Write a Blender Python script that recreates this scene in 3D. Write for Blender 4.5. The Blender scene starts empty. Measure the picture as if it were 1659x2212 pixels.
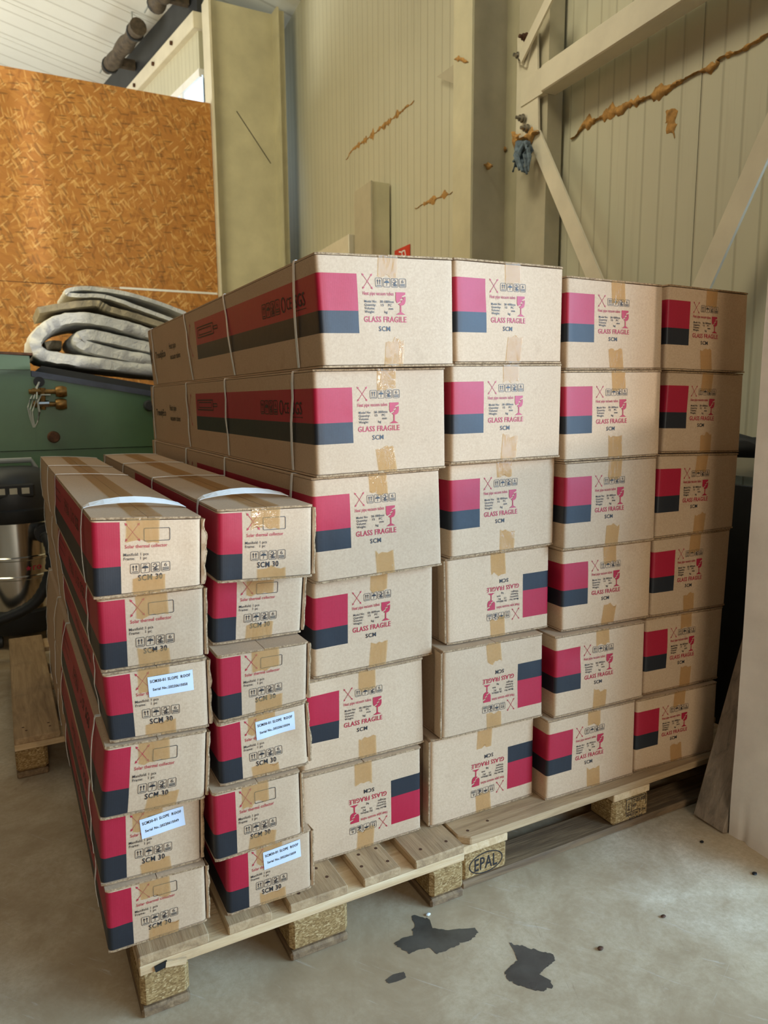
import bpy, bmesh, math, random
from mathutils import Vector, Matrix, noise

random.seed(7)
S = bpy.context.scene
COL = S.collection

# ------------------------------------------------------------------ camera
cam_d = bpy.data.cameras.new('camera')
cam = bpy.data.objects.new('camera', cam_d); COL.objects.link(cam)
_r = Vector((0.885061, -0.465417, -0.007325)); _u = Vector((0.077249, 0.131346, 0.988322)); _f = Vector((0.45902, 0.875292, -0.152202))
CAM = Vector((-0.16923, -1.4156, 1.26681))
M4 = Matrix(((_r.x, _u.x, -_f.x, CAM.x), (_r.y, _u.y, -_f.y, CAM.y), (_r.z, _u.z, -_f.z, CAM.z), (0, 0, 0, 1)))
cam.matrix_world = M4
cam_d.sensor_fit = 'HORIZONTAL'; cam_d.sensor_width = 36.0; cam_d.lens = 36.0 * 1575.0 / 1659.0
cam_d.clip_start = 0.05; cam_d.clip_end = 100
cam_d.dof.use_dof = True; cam_d.dof.focus_distance = 1.75; cam_d.dof.aperture_fstop = 8.0
S.camera = cam

# ------------------------------------------------------------------ world and light
W = bpy.data.worlds.new('hall_ambience'); S.world = W; W.use_nodes = True
bg = W.node_tree.nodes['Background']; bg.inputs[0].default_value = (1.0, 0.88, 0.66, 1); bg.inputs[1].default_value = 0.05

def area_light(name, loc, target, sx, sy, power, col, spread=180):
    d = bpy.data.lights.new(name, 'AREA'); d.shape = 'RECTANGLE'; d.size = sx; d.size_y = sy
    d.energy = power; d.color = col; d.spread = math.radians(spread)
    o = bpy.data.objects.new(name, d); COL.objects.link(o)
    o.location = loc
    o.rotation_euler = (Vector(target) - Vector(loc)).to_track_quat('-Z', 'Y').to_euler()
    return o
# blue daylight through the wide sliding door on the right, then added warm fills
area_light('door_daylight', (4.5, -3.8, 1.9), (0.5, 0.2, 0.9), 4.2, 3.4, 960, (0.395, 0.67, 1.0))
area_light('front_fill', (-0.3, -5.2, 1.9), (0.9, 0.0, 1.0), 1.6, 2.2, 84, (1.0, 0.90, 0.74))  # added fill for the plastered wall end, no opening behind it
area_light('hall_fill', (-1.8, 3.2, 3.4), (0.9, 8.6, 3.0), 2.4, 2.4, 140, (1.0, 0.90, 0.60))  # unseen fill turned towards the partition and far column
area_light('roof_fill', (-4.2, 9.0, 3.2), (0.6, 8.8, 6.2), 3.0, 3.0, 350, (1.0, 0.98, 0.88))  # added fill behind the partition, brightens the roof panels
area_light('wall_fill', (-0.3, 1.2, 5.8), (2.7, 1.6, 2.7), 1.6, 1.6, 25, (1.0, 0.90, 0.66), 75)  # added overhead fill aimed at the side wall, without a fixture
sun_d = bpy.data.lights.new('low_sun', 'SUN'); sun_d.energy = 1.1; sun_d.angle = math.radians(1.2); sun_d.color = (1.0, 0.97, 0.93)
sun = bpy.data.objects.new('low_sun', sun_d); COL.objects.link(sun)
sun.rotation_euler = Vector((-0.305, 0.95, -0.070)).to_track_quat('-Z', 'Y').to_euler()

S.view_settings.view_transform = 'Standard'; S.view_settings.look = 'None'
S.view_settings.exposure = 0.0; S.view_settings.gamma = 1.0; S.view_settings.use_curve_mapping = False
S.cycles.use_denoising = True
S.cycles.max_bounces = 8; S.cycles.transparent_max_bounces = 12

# ------------------------------------------------------------------ helpers
def lin(r, g, b):
    f = lambda c: (c / 255 / 12.92) if c / 255 <= 0.04045 else ((c / 255 + 0.055) / 1.055) ** 2.4
    return (f(r), f(g), f(b), 1.0)

class Mat:
    def __init__(s, name):
        s.m = bpy.data.materials.new(name); s.m.use_nodes = True
        s.t = s.m.node_tree; s.b = s.t.nodes['Principled BSDF']; s.out = s.t.nodes['Material Output']
    def n(s, typ, **kw):
        nd = s.t.nodes.new(typ)
        for k, v in kw.items(): setattr(nd, k, v)
        return nd
    def l(s, a, b): s.t.links.new(a, b)
    def math(s, op, a, b=None):
        nd = s.n('ShaderNodeMath', operation=op)
        for i, v in enumerate((a, b)):
            if v is None: continue
            if isinstance(v, (int, float)): nd.inputs[i].default_value = v
            else: s.l(v, nd.inputs[i])
        return nd.outputs[0]
    def coord(s, which='Object', scale=(1, 1, 1), rot=(0, 0, 0), loc=(0, 0, 0), rnd=False):
        tc = s.n('ShaderNodeTexCoord'); mp = s.n('ShaderNodeMapping')
        mp.inputs['Scale'].default_value = scale; mp.inputs['Rotation'].default_value = rot; mp.inputs['Location'].default_value = loc
        src = tc.outputs[which]
        if rnd:
            oi = s.n('ShaderNodeObjectInfo'); va = s.n('ShaderNodeVectorMath', operation='ADD'); sc = s.n('ShaderNodeVectorMath', operation='SCALE')
            cb = s.n('ShaderNodeCombineXYZ')
            for i in range(3): s.l(oi.outputs['Random'], cb.inputs[i])
            s.l(cb.outputs[0], sc.inputs[0]); sc.inputs['Scale'].default_value = 37.0
            s.l(src, va.inputs[0]); s.l(sc.outputs[0], va.inputs[1]); src = va.outputs[0]
        s.l(src, mp.inputs[0]); return mp.outputs[0]
    def noise(s, vec, scale, detail=4, rough=0.5, out='Fac', dist=0.0):
        nd = s.n('ShaderNodeTexNoise'); nd.inputs['Scale'].default_value = scale; nd.inputs['Detail'].default_value = detail
        nd.inputs['Roughness'].default_value = rough; nd.inputs['Distortion'].default_value = dist
        if vec is not None: s.l(vec, nd.inputs['Vector'])
        return nd.outputs[out]
    def ramp(s, fac, stops):
        nd = s.n('ShaderNodeValToRGB'); e = nd.color_ramp.elements
        while len(e) < len(stops): e.new(0.5)
        for i, (p, c) in enumerate(stops):
            e[i].position = p; e[i].color = c if len(c) == 4 else (*c, 1)
        s.l(fac, nd.inputs[0]); return nd.outputs[0]
    def mix(s, fac, a, b, mode='MIX'):
        nd = s.n('ShaderNodeMix', data_type='RGBA', blend_type=mode)
        for sock, v in ((nd.inputs[0], fac), (nd.inputs[6], a), (nd.inputs[7], b)):
            if isinstance(v, (int, float)): sock.default_value = v
            elif isinstance(v, tuple): sock.default_value = v
            else: s.l(v, sock)
        return nd.outputs[2]
    def bump(s, h, strength=0.3, dist=0.01):
        nd = s.n('ShaderNodeBump'); nd.inputs['Strength'].default_value = strength; nd.inputs['Distance'].default_value = dist
        s.l(h, nd.inputs['Height']); s.l(nd.outputs[0], s.b.inputs['Normal'])
    def base(s, c):
        if isinstance(c, tuple): s.b.inputs['Base Color'].default_value = c
        else: s.l(c, s.b.inputs['Base Color'])
    def set(s, rough=0.6, metal=0.0, spec=0.5):
        s.b.inputs['Roughness'].default_value = rough; s.b.inputs['Metallic'].default_value = metal
        s.b.inputs['Specular IOR Level'].default_value = spec

BW = [(0.0, (0, 0, 0, 1)), (1.0, (1, 1, 1, 1))]

def plain(name, c, rough=0.6, metal=0.0, var=0.06, scale=6.0, spec=0.5, bump=0.0):
    k = Mat(name); k.set(rough, metal, spec)
    v = k.coord('Object'); f = k.noise(v, scale, 6, 0.6)
    d = tuple(max(0, x * (1 - var * 2.5)) for x in c[:3]) + (1,)
    e = tuple(min(1, x * (1 + var)) for x in c[:3]) + (1,)
    k.base(k.ramp(f, [(0.3, d), (0.7, e)]))
    if bump: k.bump(k.noise(v, scale * 12, 4), bump, 0.004)
    return k.m

KRAFT = lin(188, 152, 108)
def carton_mat(name, Wn, Hn, u1, sideL, r0, r1, b0):
    k = Mat(name); k.set(0.62, 0, 0.35)
    uvn = k.n('ShaderNodeUVMap'); uvn.uv_map = 'UVMap'
    sp = k.n('ShaderNodeSeparateXYZ'); k.l(uvn.outputs[0], sp.inputs[0]); u, v = sp.outputs[0], sp.outputs[1]
    inu = k.math('MULTIPLY', k.math('LESS_THAN', u, u1), k.math('GREATER_THAN', u, -sideL))
    red = k.math('MULTIPLY', inu, k.math('MULTIPLY', k.math('GREATER_THAN', v, r0), k.math('LESS_THAN', v, r1)))
    blk = k.math('MULTIPLY', inu, k.math('MULTIPLY', k.math('GREATER_THAN', v, b0), k.math('LESS_THAN', v, r0)))
    ob = k.coord('Object', rnd=True)
    fine = k.noise(ob, 210, 4, 0.75); broad = k.noise(ob, 5, 4, 0.55); blot = k.noise(ob, 16, 5, 0.6)
    kraft = k.mix(k.ramp(fine, [(0.25, (0, 0, 0, 1)), (0.75, (1, 1, 1, 1))]), lin(181, 150, 118), lin(209, 178, 145))
    kraft = k.mix(k.math('MULTIPLY', broad, 0.5), kraft, lin(180, 148, 114))
    sc = k.ramp(blot, [(0.60, (0, 0, 0, 1)), (0.78, (1, 1, 1, 1))])
    kraft = k.mix(k.math('MULTIPLY', sc, 0.22), kraft, lin(140, 112, 80))
    oi = k.n('ShaderNodeObjectInfo')
    hs = k.n('ShaderNodeHueSaturation'); k.l(kraft, hs.inputs['Color'])
    k.l(k.math('ADD', k.math('MULTIPLY', oi.outputs['Random'], 0.14), 0.93), hs.inputs['Value'])
    kraft = hs.outputs[0]
    redc = k.mix(fine, lin(154, 20, 44), lin(174, 32, 56)); blkc = k.mix(fine, lin(30, 31, 34), lin(41, 43, 48))
    wear = k.ramp(k.noise(ob, 60, 6, 0.75), [(0.70, (0, 0, 0, 1)), (0.80, (1, 1, 1, 1))])
    c = k.mix(red, kraft, redc); c = k.mix(blk, c, blkc)
    ink = k.math('ADD', red, blk)
    c = k.mix(k.math('MULTIPLY', k.math('MULTIPLY', wear, ink), 0.35), c, lin(200, 160, 140))
    k.base(c)
    rg = k.math('SUBTRACT', 0.66, k.math('MULTIPLY', ink, 0.20)); k.l(rg, k.b.inputs['Roughness'])
    # corrugation flutes: faint vertical ribs
    wv = k.n('ShaderNodeTexWave', wave_type='BANDS', bands_direction='X'); cb = k.n('ShaderNodeCombineXYZ'); k.l(u, cb.inputs[0]); k.l(cb.outputs[0], wv.inputs[0])
    wv.inputs['Scale'].default_value = 75; wv.inputs['Distortion'].default_value = 0
    h = k.math('ADD', k.math('MULTIPLY', wv.outputs['Fac'], 0.025), k.math('MULTIPLY', k.noise(ob, 22, 4, 0.5), 0.6))
    k.bump(h, 0.35, 0.003)
    return k.m

M = {}
M['tube'] = carton_mat('kraft_carton_wide', .338, .238, .0915, 1.08, .1195, .197, .0725)
M['mani'] = carton_mat('kraft_carton_narrow', .202, .147, .0497, 1.0, .057, .139, .005)

def edge_mat():
    k = Mat('corrugated_edge'); k.set(0.85)
    v = k.coord('Object', rnd=True); f = k.noise(v, 220, 3, 0.6)
    k.base(k.ramp(f, [(0.35, lin(118, 90, 60)), (0.65, lin(182, 150, 112))]))
    return k.m
M['edge'] = edge_mat()
M['ink_red'] = plain('red_print_ink', lin(172, 28, 54), 0.5, var=0.05, scale=80)
M['ink_dark'] = plain('dark_print_ink', lin(28, 29, 33), 0.5, var=0.05, scale=80)
M['ink_black'] = plain('black_label_ink', lin(22, 22, 26), 0.5, var=0.02)
M['ink_side'] = plain('black_side_ink', lin(30, 24, 22), 0.6, var=0.02)
M['sticker'] = plain('white_label_paper', lin(206, 214, 226), 0.35, var=0.02)
M['strap'] = plain('white_strapping', lin(226, 224, 218), 0.35, var=0.03, scale=20)

def tape_mat():
    k = Mat('packing_tape'); k.set(0.12, 0, 0.6)
    v = k.coord('Object', rnd=True)
    k.base(k.mix(k.noise(v, 30, 5, 0.6), lin(196, 160, 110), lin(220, 190, 146)))
    wr = k.noise(k.coord('Object', scale=(1, 1, 0.35), rnd=True), 42, 3, 0.5, dist=1.2)
    k.bump(k.math('ADD', wr, k.math('MULTIPLY', k.noise(v, 260, 2), 0.12)), 0.55, 0.004)
    tr = k.n('ShaderNodeBsdfTransparent'); tr.inputs[0].default_value = lin(246, 226, 192)
    mx = k.n('ShaderNodeMixShader'); mx.inputs[0].default_value = 0.26
    k.l(tr.outputs[0], mx.inputs[1]); k.l(k.b.outputs[0], mx.inputs[2]); k.l(mx.outputs[0], k.out.inputs[0])
    return k.m
M['tape'] = tape_mat()

def wood_mat(name, axis, c0, c1, c2, rough=0.75, sc=1.0):
    k = Mat(name); k.set(rough, 0, 0.3)
    s = [14 * sc, 14 * sc, 14 * sc]; s[axis] = 1.1 * sc
    v = k.coord('Object', scale=tuple(s), rnd=True)
    g = k.noise(v, 3.0, 6, 0.62, dist=0.8); g2 = k.noise(v, 14, 4, 0.6)
    c = k.ramp(g, [(0.25, c0), (0.5, c1), (0.75, c2)])
    c = k.mix(k.math('MULTIPLY', g2, 0.45), c, c0)
    st = k.ramp(k.noise(k.coord('Object', rnd=True), 7, 5, 0.6), [(0.52, (0, 0, 0, 1)), (0.75, (1, 1, 1, 1))])
    c = k.mix(k.math('MULTIPLY', st, 0.45), c, lin(98, 84, 66))
    k.base(c); k.bump(k.math('ADD', g, g2), 0.35, 0.004)
    return k.m
for nm, ax in (('x', 0), ('y', 1)):
    M['deck_' + nm] = wood_mat('weathered_deck_wood_' + nm, ax, lin(134, 106, 76), lin(180, 148, 108), lin(206, 174, 132))
    M['fresh_' + nm] = wood_mat('pale_pine_wood_' + nm, ax, lin(182, 146, 104), lin(214, 182, 138), lin(230, 204, 164))
    M['base_' + nm] = wood_mat('stained_base_wood_' + nm, ax, lin(88, 68, 50), lin(134, 108, 78), lin(176, 146, 108))
M['plank'] = wood_mat('grey_old_wood', 2, lin(104, 92, 78), lin(150, 132, 112), lin(174, 154, 132))

def chip_mat():
    k = Mat('pressed_chip_block'); k.set(0.85, 0, 0.25)
    v = k.coord('Object', rnd=True)
    vo = k.n('ShaderNodeTexVoronoi'); vo.inputs['Scale'].default_value = 200; vo.inputs['Randomness'].default_value = 1
    k.l(k.coord('Object', scale=(1, 1, 1.8), rot=(0.5, 0.4, 0.3), rnd=True), vo.inputs['Vector'])
    sp = k.n('ShaderNodeSeparateColor'); k.l(vo.outputs['Color'], sp.inputs[0])
    c = k.ramp(sp.outputs[0], [(0.0, lin(118, 90, 54)), (0.45, lin(150, 120, 76)), (0.8, lin(174, 144, 96)), (1.0, lin(202, 174, 126))])
    c = k.mix(k.math('MULTIPLY', k.noise(v, 9, 4), 0.5), c, lin(134, 100, 56))
    k.base(c); k.bump(k.math('ADD', sp.outputs[1], k.noise(v, 60, 4)), 0.6, 0.004)
    return k.m
M['chip'] = chip_mat()

def concrete_mat():
    k = Mat('worn_concrete_floor'); k.set(0.5, 0, 0.35)
    v = k.coord('Object')
    a = k.noise(v, 1.1, 9, 0.62, dist=0.7); b = k.noise(v, 5, 9, 0.68, dist=0.5); d = k.noise(v, 70, 5, 0.75)
    c = k.ramp(a, [(0.34, lin(162, 138, 106)), (0.5, lin(202, 182, 150)), (0.66, lin(222, 206, 178))])
    c = k.mix(k.ramp(b, [(0.40, (0, 0, 0, 1)), (0.70, (.8, .8, .8, 1))]), c, lin(156, 130, 96))
    c = k.mix(k.ramp(d, [(0.35, (.5, .5, .5, 1)), (0.6, (0, 0, 0, 1))]), c, lin(170, 146, 112))
    # pale rubbed scratches, rusty smears and dark grit
    for rot, sc, lo, hi, st, cc in ((0.9, 4, .60, .72, .45, lin(222, 218, 208)), (-0.4, 5, .64, .74, .35, lin(216, 212, 202)), (2.0, 3.2, .62, .74, .40, lin(136, 108, 78))):
        sv = k.coord('Object', rot=(0, 0, rot)); m2 = k.n('ShaderNodeMapping'); m2.inputs['Scale'].default_value = (1, 11, 1); k.l(sv, m2.inputs[0])
        scr = k.ramp(k.noise(m2.outputs[0], sc, 8, 0.74, dist=1.2), [(lo, (0, 0, 0, 1)), (hi, (1, 1, 1, 1))])
        c = k.mix(k.math('MULTIPLY', scr, st), c, cc)
    gr = k.ramp(k.noise(v, 17, 7, 0.78), [(0.66, (0, 0, 0, 1)), (0.78, (1, 1, 1, 1))])
    c = k.mix(k.math('MULTIPLY', gr, 0.5), c, lin(108, 88, 66))
    k.base(c)
    k.l(k.math('ADD', k.math('MULTIPLY', b, 0.4), 0.38), k.b.inputs['Roughness'])
    k.bump(k.math('ADD', b, k.math('MULTIPLY', d, 0.3)), 0.12, 0.006)
    return k.m
M['concrete'] = concrete_mat()

def panel_mat(name, c, ribs=9.0, axis='Y', dirt=0.25):
    k = Mat(name); k.set(0.42, 0, 0.4)
    v = k.coord('Object')
    f = k.noise(v, 1.2, 5, 0.6); st = k.noise(k.coord('Object', scale=(9, 9, 0.35)), 2.2, 6, 0.65)
    dk = tuple(x * 0.82 for x in c[:3]) + (1,)
    cc = k.mix(f, dk, c)
    stn = k.ramp(st, [(0.55, (0, 0, 0, 1)), (0.8, (1, 1, 1, 1))])
    cc = k.mix(k.math('MULTIPLY', stn, dirt), cc, lin(128, 118, 92))
    wv = k.n('ShaderNodeTexWave', wave_type='BANDS', bands_direction=axis, wave_profile='SIN'); k.l(v, wv.inputs[0])
    wv.inputs['Scale'].default_value = ribs / 6.2832 * 2.0; wv.inputs['Distortion'].default_value = 0
    line = k.ramp(wv.outputs['Fac'], [(0.0, (0, 0, 0, 1)), (0.05, (1, 1, 1, 1))])
    cc = k.mix(line, k.mix(0.35, cc, lin(120, 112, 88)), cc)
    k.base(cc); k.bump(line, 0.35, 0.004)
    return k.m
M['wall_panel'] = panel_mat('cream_sandwich_panel', lin(204, 200, 174))
M['roof_panel'] = panel_mat('white_roof_panel', lin(232, 232, 222), 3.0, 'Y', 0.05)
M['steel'] = plain('cream_painted_steel', lin(200, 193, 160), 0.45, var=0.07, scale=3)
M['steel_grey'] = plain('greyish_painted_steel', lin(186, 178, 152), 0.45, var=0.07, scale=4)
M['steel_pale'] = plain('pale_painted_steel', lin(222, 214, 190), 0.42, var=0.05, scale=4)
M['plaster'] = plain('off_white_plaster', lin(232, 220, 206), 0.8, var=0.05, scale=7, bump=0.12)
M['foam'] = plain('yellow_brown_foam', lin(188, 142, 78), 0.9, var=0.22, scale=30, bump=0.6)
M['bolt'] = plain('zinc_bolt', lin(150, 146, 136), 0.35, 0.9, var=0.1, scale=40)
M['rust'] = plain('rusty_metal', lin(96, 62, 40), 0.7, 0.3, var=0.25, scale=30)
M['wrap'] = plain('dark_brown_wrapping', lin(86, 74, 58), 0.7, var=0.25, scale=18)
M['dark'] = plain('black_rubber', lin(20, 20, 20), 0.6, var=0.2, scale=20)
M['darkgrey'] = plain('dark_grey_plastic', lin(44, 46, 48), 0.5, var=0.1)
M['green'] = plain('green_machine_paint', lin(72, 106, 74), 0.4, var=0.08, scale=2.5)
M['slate'] = plain('slate_top_plate', lin(70, 76, 92), 0.55, var=0.2, scale=8)
M['brass'] = plain('old_brass', lin(140, 106, 58), 0.4, 0.8, var=0.2, scale=40)
M['chrome'] = plain('steel_drum', lin(206, 204, 200), 0.16, 1.0, var=0.03)
M['cable'] = plain('grey_cable', lin(150, 154, 150), 0.5, var=0.05)
M['rag'] = plain('blue_grey_rag', lin(112, 128, 138), 0.95, var=0.25, scale=40, bump=0.5)
M['sign_red'] = plain('red_sign', lin(204, 56, 36), 0.4, var=0.03)
M['white'] = plain('white_paint', lin(236, 236, 232), 0.5, var=0.03)
M['wet'] = None
def wet_mat():
    k = Mat('wet_concrete'); k.set(0.14, 0, 0.5)
    v = k.coord('Object'); k.base(k.ramp(k.noise(v, 14, 6, 0.6), [(0.3, lin(64, 58, 50)), (0.7, lin(92, 86, 76))]))
    k.l(k.math('ADD', k.math('MULTIPLY', k.noise(v, 20, 4), 0.5), 0.1), k.b.inputs['Roughness'])
    return k.m
M['wet'] = wet_mat()
def pane_mat():
    k = Mat('daylit_window_pane'); k.set(0.2)
    k.base(lin(200, 225, 245)); k.b.inputs['Emission Color'].default_value = lin(215, 235, 255); k.b.inputs['Emission Strength'].default_value = 1.1
    return k.m
M['pane'] = pane_mat()
def quilt_mat(name, c):
    k = Mat(name); k.set(0.9, 0, 0.2)
    v = k.coord('Object'); f = k.noise(v, 7, 5, 0.6)
    k.base(k.ramp(f, [(0.3, tuple(x * .78 for x in c[:3]) + (1,)), (0.7, c)]))
    wr = k.noise(k.coord('Object', scale=(1, 1, 1)), 26, 4, 0.6, dist=1.0); k.bump(wr, 0.6, 0.02)
    return k.m
M['quilt'] = quilt_mat('pale_grey_quilt', lin(222, 221, 214)); M['quilt_b'] = quilt_mat('beige_grey_quilt', lin(168, 156, 130))

def osb_mat():
    k = Mat('oriented_strand_board'); k.set(0.6, 0, 0.35)
    col = None; hs = None
    base = k.mix(k.noise(k.coord('Object'), 3.5, 5, 0.6), lin(160, 104, 46), lin(184, 126, 60))
    col = base
    for i, (ang, sc, st, lo, c) in enumerate(((0.3, 6, 4.5, 0.50, lin(198, 144, 74)), (1.25, 6.5, 5, 0.58, lin(146, 92, 38)), (-0.6, 6, 4.5, 0.54, lin(190, 134, 66)),
                                              (2.2, 8.5, 5, 0.74, lin(218, 172, 104)), (-1.2, 8, 5, 0.74, lin(128, 88, 44)), (0.75, 9.5, 6, 0.80, lin(226, 184, 118)), (1.75, 10, 6, 0.80, lin(214, 168, 100)), (-0.2, 8, 5, 0.70, lin(176, 118, 54)), (2.75, 7, 4, 0.62, lin(180, 122, 58)), (0.05, 11, 5, 0.84, lin(104, 72, 36)))):
        v0_ = k.coord('Object', rot=(0, ang, 0), loc=(i * 3.1, 0, i * 1.7)); mp2 = k.n('ShaderNodeMapping'); mp2.inputs['Scale'].default_value = (1, 0.01, st); k.l(v0_, mp2.inputs[0]); v = mp2.outputs[0]
        dn = k.n('ShaderNodeTexNoise'); dn.inputs['Scale'].default_value = 4; k.l(v, dn.inputs['Vector'])
        vo = k.n('ShaderNodeTexVoronoi'); vo.inputs['Scale'].default_value = sc
        k.l(k.mix(0.05, v, dn.outputs['Color']), vo.inputs['Vector'])
        sp = k.n('ShaderNodeSeparateColor'); k.l(vo.outputs['Color'], sp.inputs[0])
        edge = k.ramp(vo.outputs['Distance'], [(0.38, (1, 1, 1, 1)), (0.5, (0, 0, 0, 1))])
        msk = k.math('MULTIPLY', k.math('GREATER_THAN', sp.outputs[0], lo), edge)
        col = k.mix(k.math('MULTIPLY', msk, 0.55), col, c)
        hs = msk if hs is None else k.math('ADD', hs, msk)
    k.base(col); k.bump(hs, 0.25, 0.006)
    return k.m
M['osb'] = osb_mat()

# ---- mesh builder
ORG = {}
class MB:
    def __init__(s): s.v = []; s.f = []; s.m = []; s.uv = {}
    def add(s, vs, fs, mat=0):
        o = len(s.v); s.v += [tuple(p) for p in vs]
        for f in fs: s.f.append([o + i for i in f]); s.m.append(mat)
        return o
    def box(s, x0, x1, y0, y1, z0, z1, mat=0):
        s.add([(x0, y0, z0), (x1, y0, z0), (x1, y1, z0), (x0, y1, z0), (x0, y0, z1), (x1, y0, z1), (x1, y1, z1), (x0, y1, z1)],
              [(0, 3, 2, 1), (4, 5, 6, 7), (0, 1, 5, 4), (1, 2, 6, 5), (2, 3, 7, 6), (3, 0, 4, 7)], mat)
    def hexa(s, p, mat=0):  # 8 points: bottom loop ccw, top loop
        s.add(p, [(0, 3, 2, 1), (4, 5, 6, 7), (0, 1, 5, 4), (1, 2, 6, 5), (2, 3, 7, 6), (3, 0, 4, 7)], mat)
    def bar(s, a, b, wdir, w, t, mat=0):  # straight bar from a to b, width w along wdir, thickness t
        a = Vector(a); b = Vector(b); d = (b - a).normalized(); wd = Vector(wdir); wd = (wd - d * wd.dot(d)).normalized(); td = d.cross(wd)
        P = []
        for c in (a, b):
            for i, j in ((-1, -1), (1, -1), (1, 1), (-1, 1)): P.append(c + wd * (w / 2 * i) + td * (t / 2 * j))
        s.add(P, [(0, 1, 2, 3), (7, 6, 5, 4), (0, 4, 5, 1), (1, 5, 6, 2), (2, 6, 7, 3), (3, 7, 4, 0)], mat)
    def tube(s, path, r, seg=8, mat=0, closed=False):
        path = [Vector(p) for p in path]; n = len(path); rings = []
        up = Vector((0, 0, 1))
        for i in range(n):
            a = path[i - 1] if (i > 0 or closed) else path[i]; b = path[(i + 1) % n] if (i < n - 1 or closed) else path[i]
            d = (b - a).normalized(); ref = up if abs(d.dot(up)) < 0.95 else Vector((1, 0, 0))
            x = d.cross(ref).normalized(); y = x.cross(d)
            rr = r[i] if isinstance(r, (list, tuple)) else r
            rings.append([path[i] + x * (rr * math.cos(2 * math.pi * k / seg)) + y * (rr * math.sin(2 * math.pi * k / seg)) for k in range(seg)])
        o = len(s.v)
        for q in rings: s.v += [tuple(p) for p in q]
        for i in range(n if closed else n - 1):
            for k in range(seg):
                a = o + i * seg; b = o + ((i + 1) % n) * seg
                s.f.append([a + k, a + (k + 1) % seg, b + (k + 1) % seg, b + k]); s.m.append(mat)
        if not closed:
            s.f.append([o + k for k in range(seg)][::-1]); s.m.append(mat)
            s.f.append([o + (n - 1) * seg + k for k in range(seg)]); s.m.append(mat)
    def lathe(s, prof, c, seg=32, mat=0, axis='Z'):
        o = len(s.v); c = Vector(c)
        for (r, h) in prof:
            for k in range(seg):
                a = 2 * math.pi * k / seg; x, y = r * math.cos(a), r * math.sin(a)
                p = Vector((x, y, h)) if axis == 'Z' else (Vector((x, h, y)) if axis == 'Y' else Vector((h, x, y)))
                s.v.append(tuple(c + p))
        n = len(prof)
        for i in range(n - 1):
            for k in range(seg):
                s.f.append([o + i * seg + k, o + i * seg + (k + 1) % seg, o + (i + 1) * seg + (k + 1) % seg, o + (i + 1) * seg + k]); s.m.append(mat)
        s.f.append([o + k for k in range(seg)][::-1]); s.m.append(mat)
        s.f.append([o + (n - 1) * seg + k for k in range(seg)]); s.m.append(mat)
    def grid(s, fn, nu, nv, mat=0, flip=False):
        o = len(s.v)
        for j in range(nv + 1):
            for i in range(nu + 1): s.v.append(tuple(fn(i / nu, j / nv)))
        for j in range(nv):
            for i in range(nu):
                a = o + j * (nu + 1) + i; q = [a, a + 1, a + nu + 2, a + nu + 1]
                s.f.append(q[::-1] if flip else q); s.m.append(mat)
    def mesh(s, name, mats, org=(0, 0, 0), smooth=False):
        me = bpy.data.meshes.new(name); ox, oy, oz = org
        me.from_pydata([(x - ox, y - oy, z - oz) for x, y, z in s.v], [], s.f)
        for m in (mats if isinstance(mats, (list, tuple)) else [mats]): me.materials.append(M[m] if isinstance(m, str) else m)
        me.polygons.foreach_set('material_index', s.m)
        if smooth: me.polygons.foreach_set('use_smooth', [True] * len(me.polygons))
        me.update(); return me
    def build(s, name, mats, parent=None, smooth=False, fix=True, bevel=0.0, angle=35):
        org = ORG[parent.name] if parent else (0, 0, 0)
        me = s.mesh(name, mats, org)
        bm = bmesh.new(); bm.from_mesh(me)
        if fix: bmesh.ops.recalc_face_normals(bm, faces=bm.faces)
        if bevel: bmesh.ops.bevel(bm, geom=[e for e in bm.edges], offset=bevel, segments=1, affect='EDGES', clamp_overlap=True)
        bm.to_mesh(me); bm.free()
        if smooth:
            me.polygons.foreach_set('use_smooth', [True] * len(me.polygons))
            try: me.set_sharp_from_angle(angle=math.radians(angle))
            except Exception: pass
        o = bpy.data.objects.new(name, me); COL.objects.link(o)
        if parent: o.parent = parent
        ORG[o.name] = org
        return o

def thing(name, label, cat, loc=(0, 0, 0), group=None, rz=0):
    o = bpy.data.objects.new(name, None); COL.objects.link(o); o.empty_display_size = 0.1
    o.location = loc; o.rotation_euler = (0, 0, rz); o['label'] = label; o['category'] = cat
    if group: o['group'] = group
    ORG[o.name] = tuple(loc); return o
def tag(o, label, cat, group=None, kind=None):
    o['label'] = label; o['category'] = cat
    if group: o['group'] = group
    if kind: o['kind'] = kind
    return o
def struct(o, label=None):
    o['kind'] = 'structure'
    if label: o['label'] = label
    return o
def ray(x, y): return _f + _r * ((x - 829.5) / 1575) - _u * ((y - 1106) / 1575)
def on_y(x, y, Y): d = ray(x, y); return CAM + d * ((Y - CAM.y) / d.y)
def on_z(x, y, Z): d = ray(x, y); return CAM + d * ((Z - CAM.z) / d.z)
TH = math.radians(4.0); WD = Vector((math.sin(TH), math.cos(TH), 0)); WN = Vector((WD.y, -WD.x, 0))   # direction of the right wall and its outward normal
def on_w(x, y, X0): d = ray(x, y); return CAM + d * (((Vector((X0, 1.8, 0)) - CAM).dot(WN)) / d.dot(WN))
def wp(X0, y, z): t = (y - 1.8) / WD.y; return Vector((X0 + WD.x * t, y, z))     # point on the wall-parallel plane through (X0, 1.8)

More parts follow.
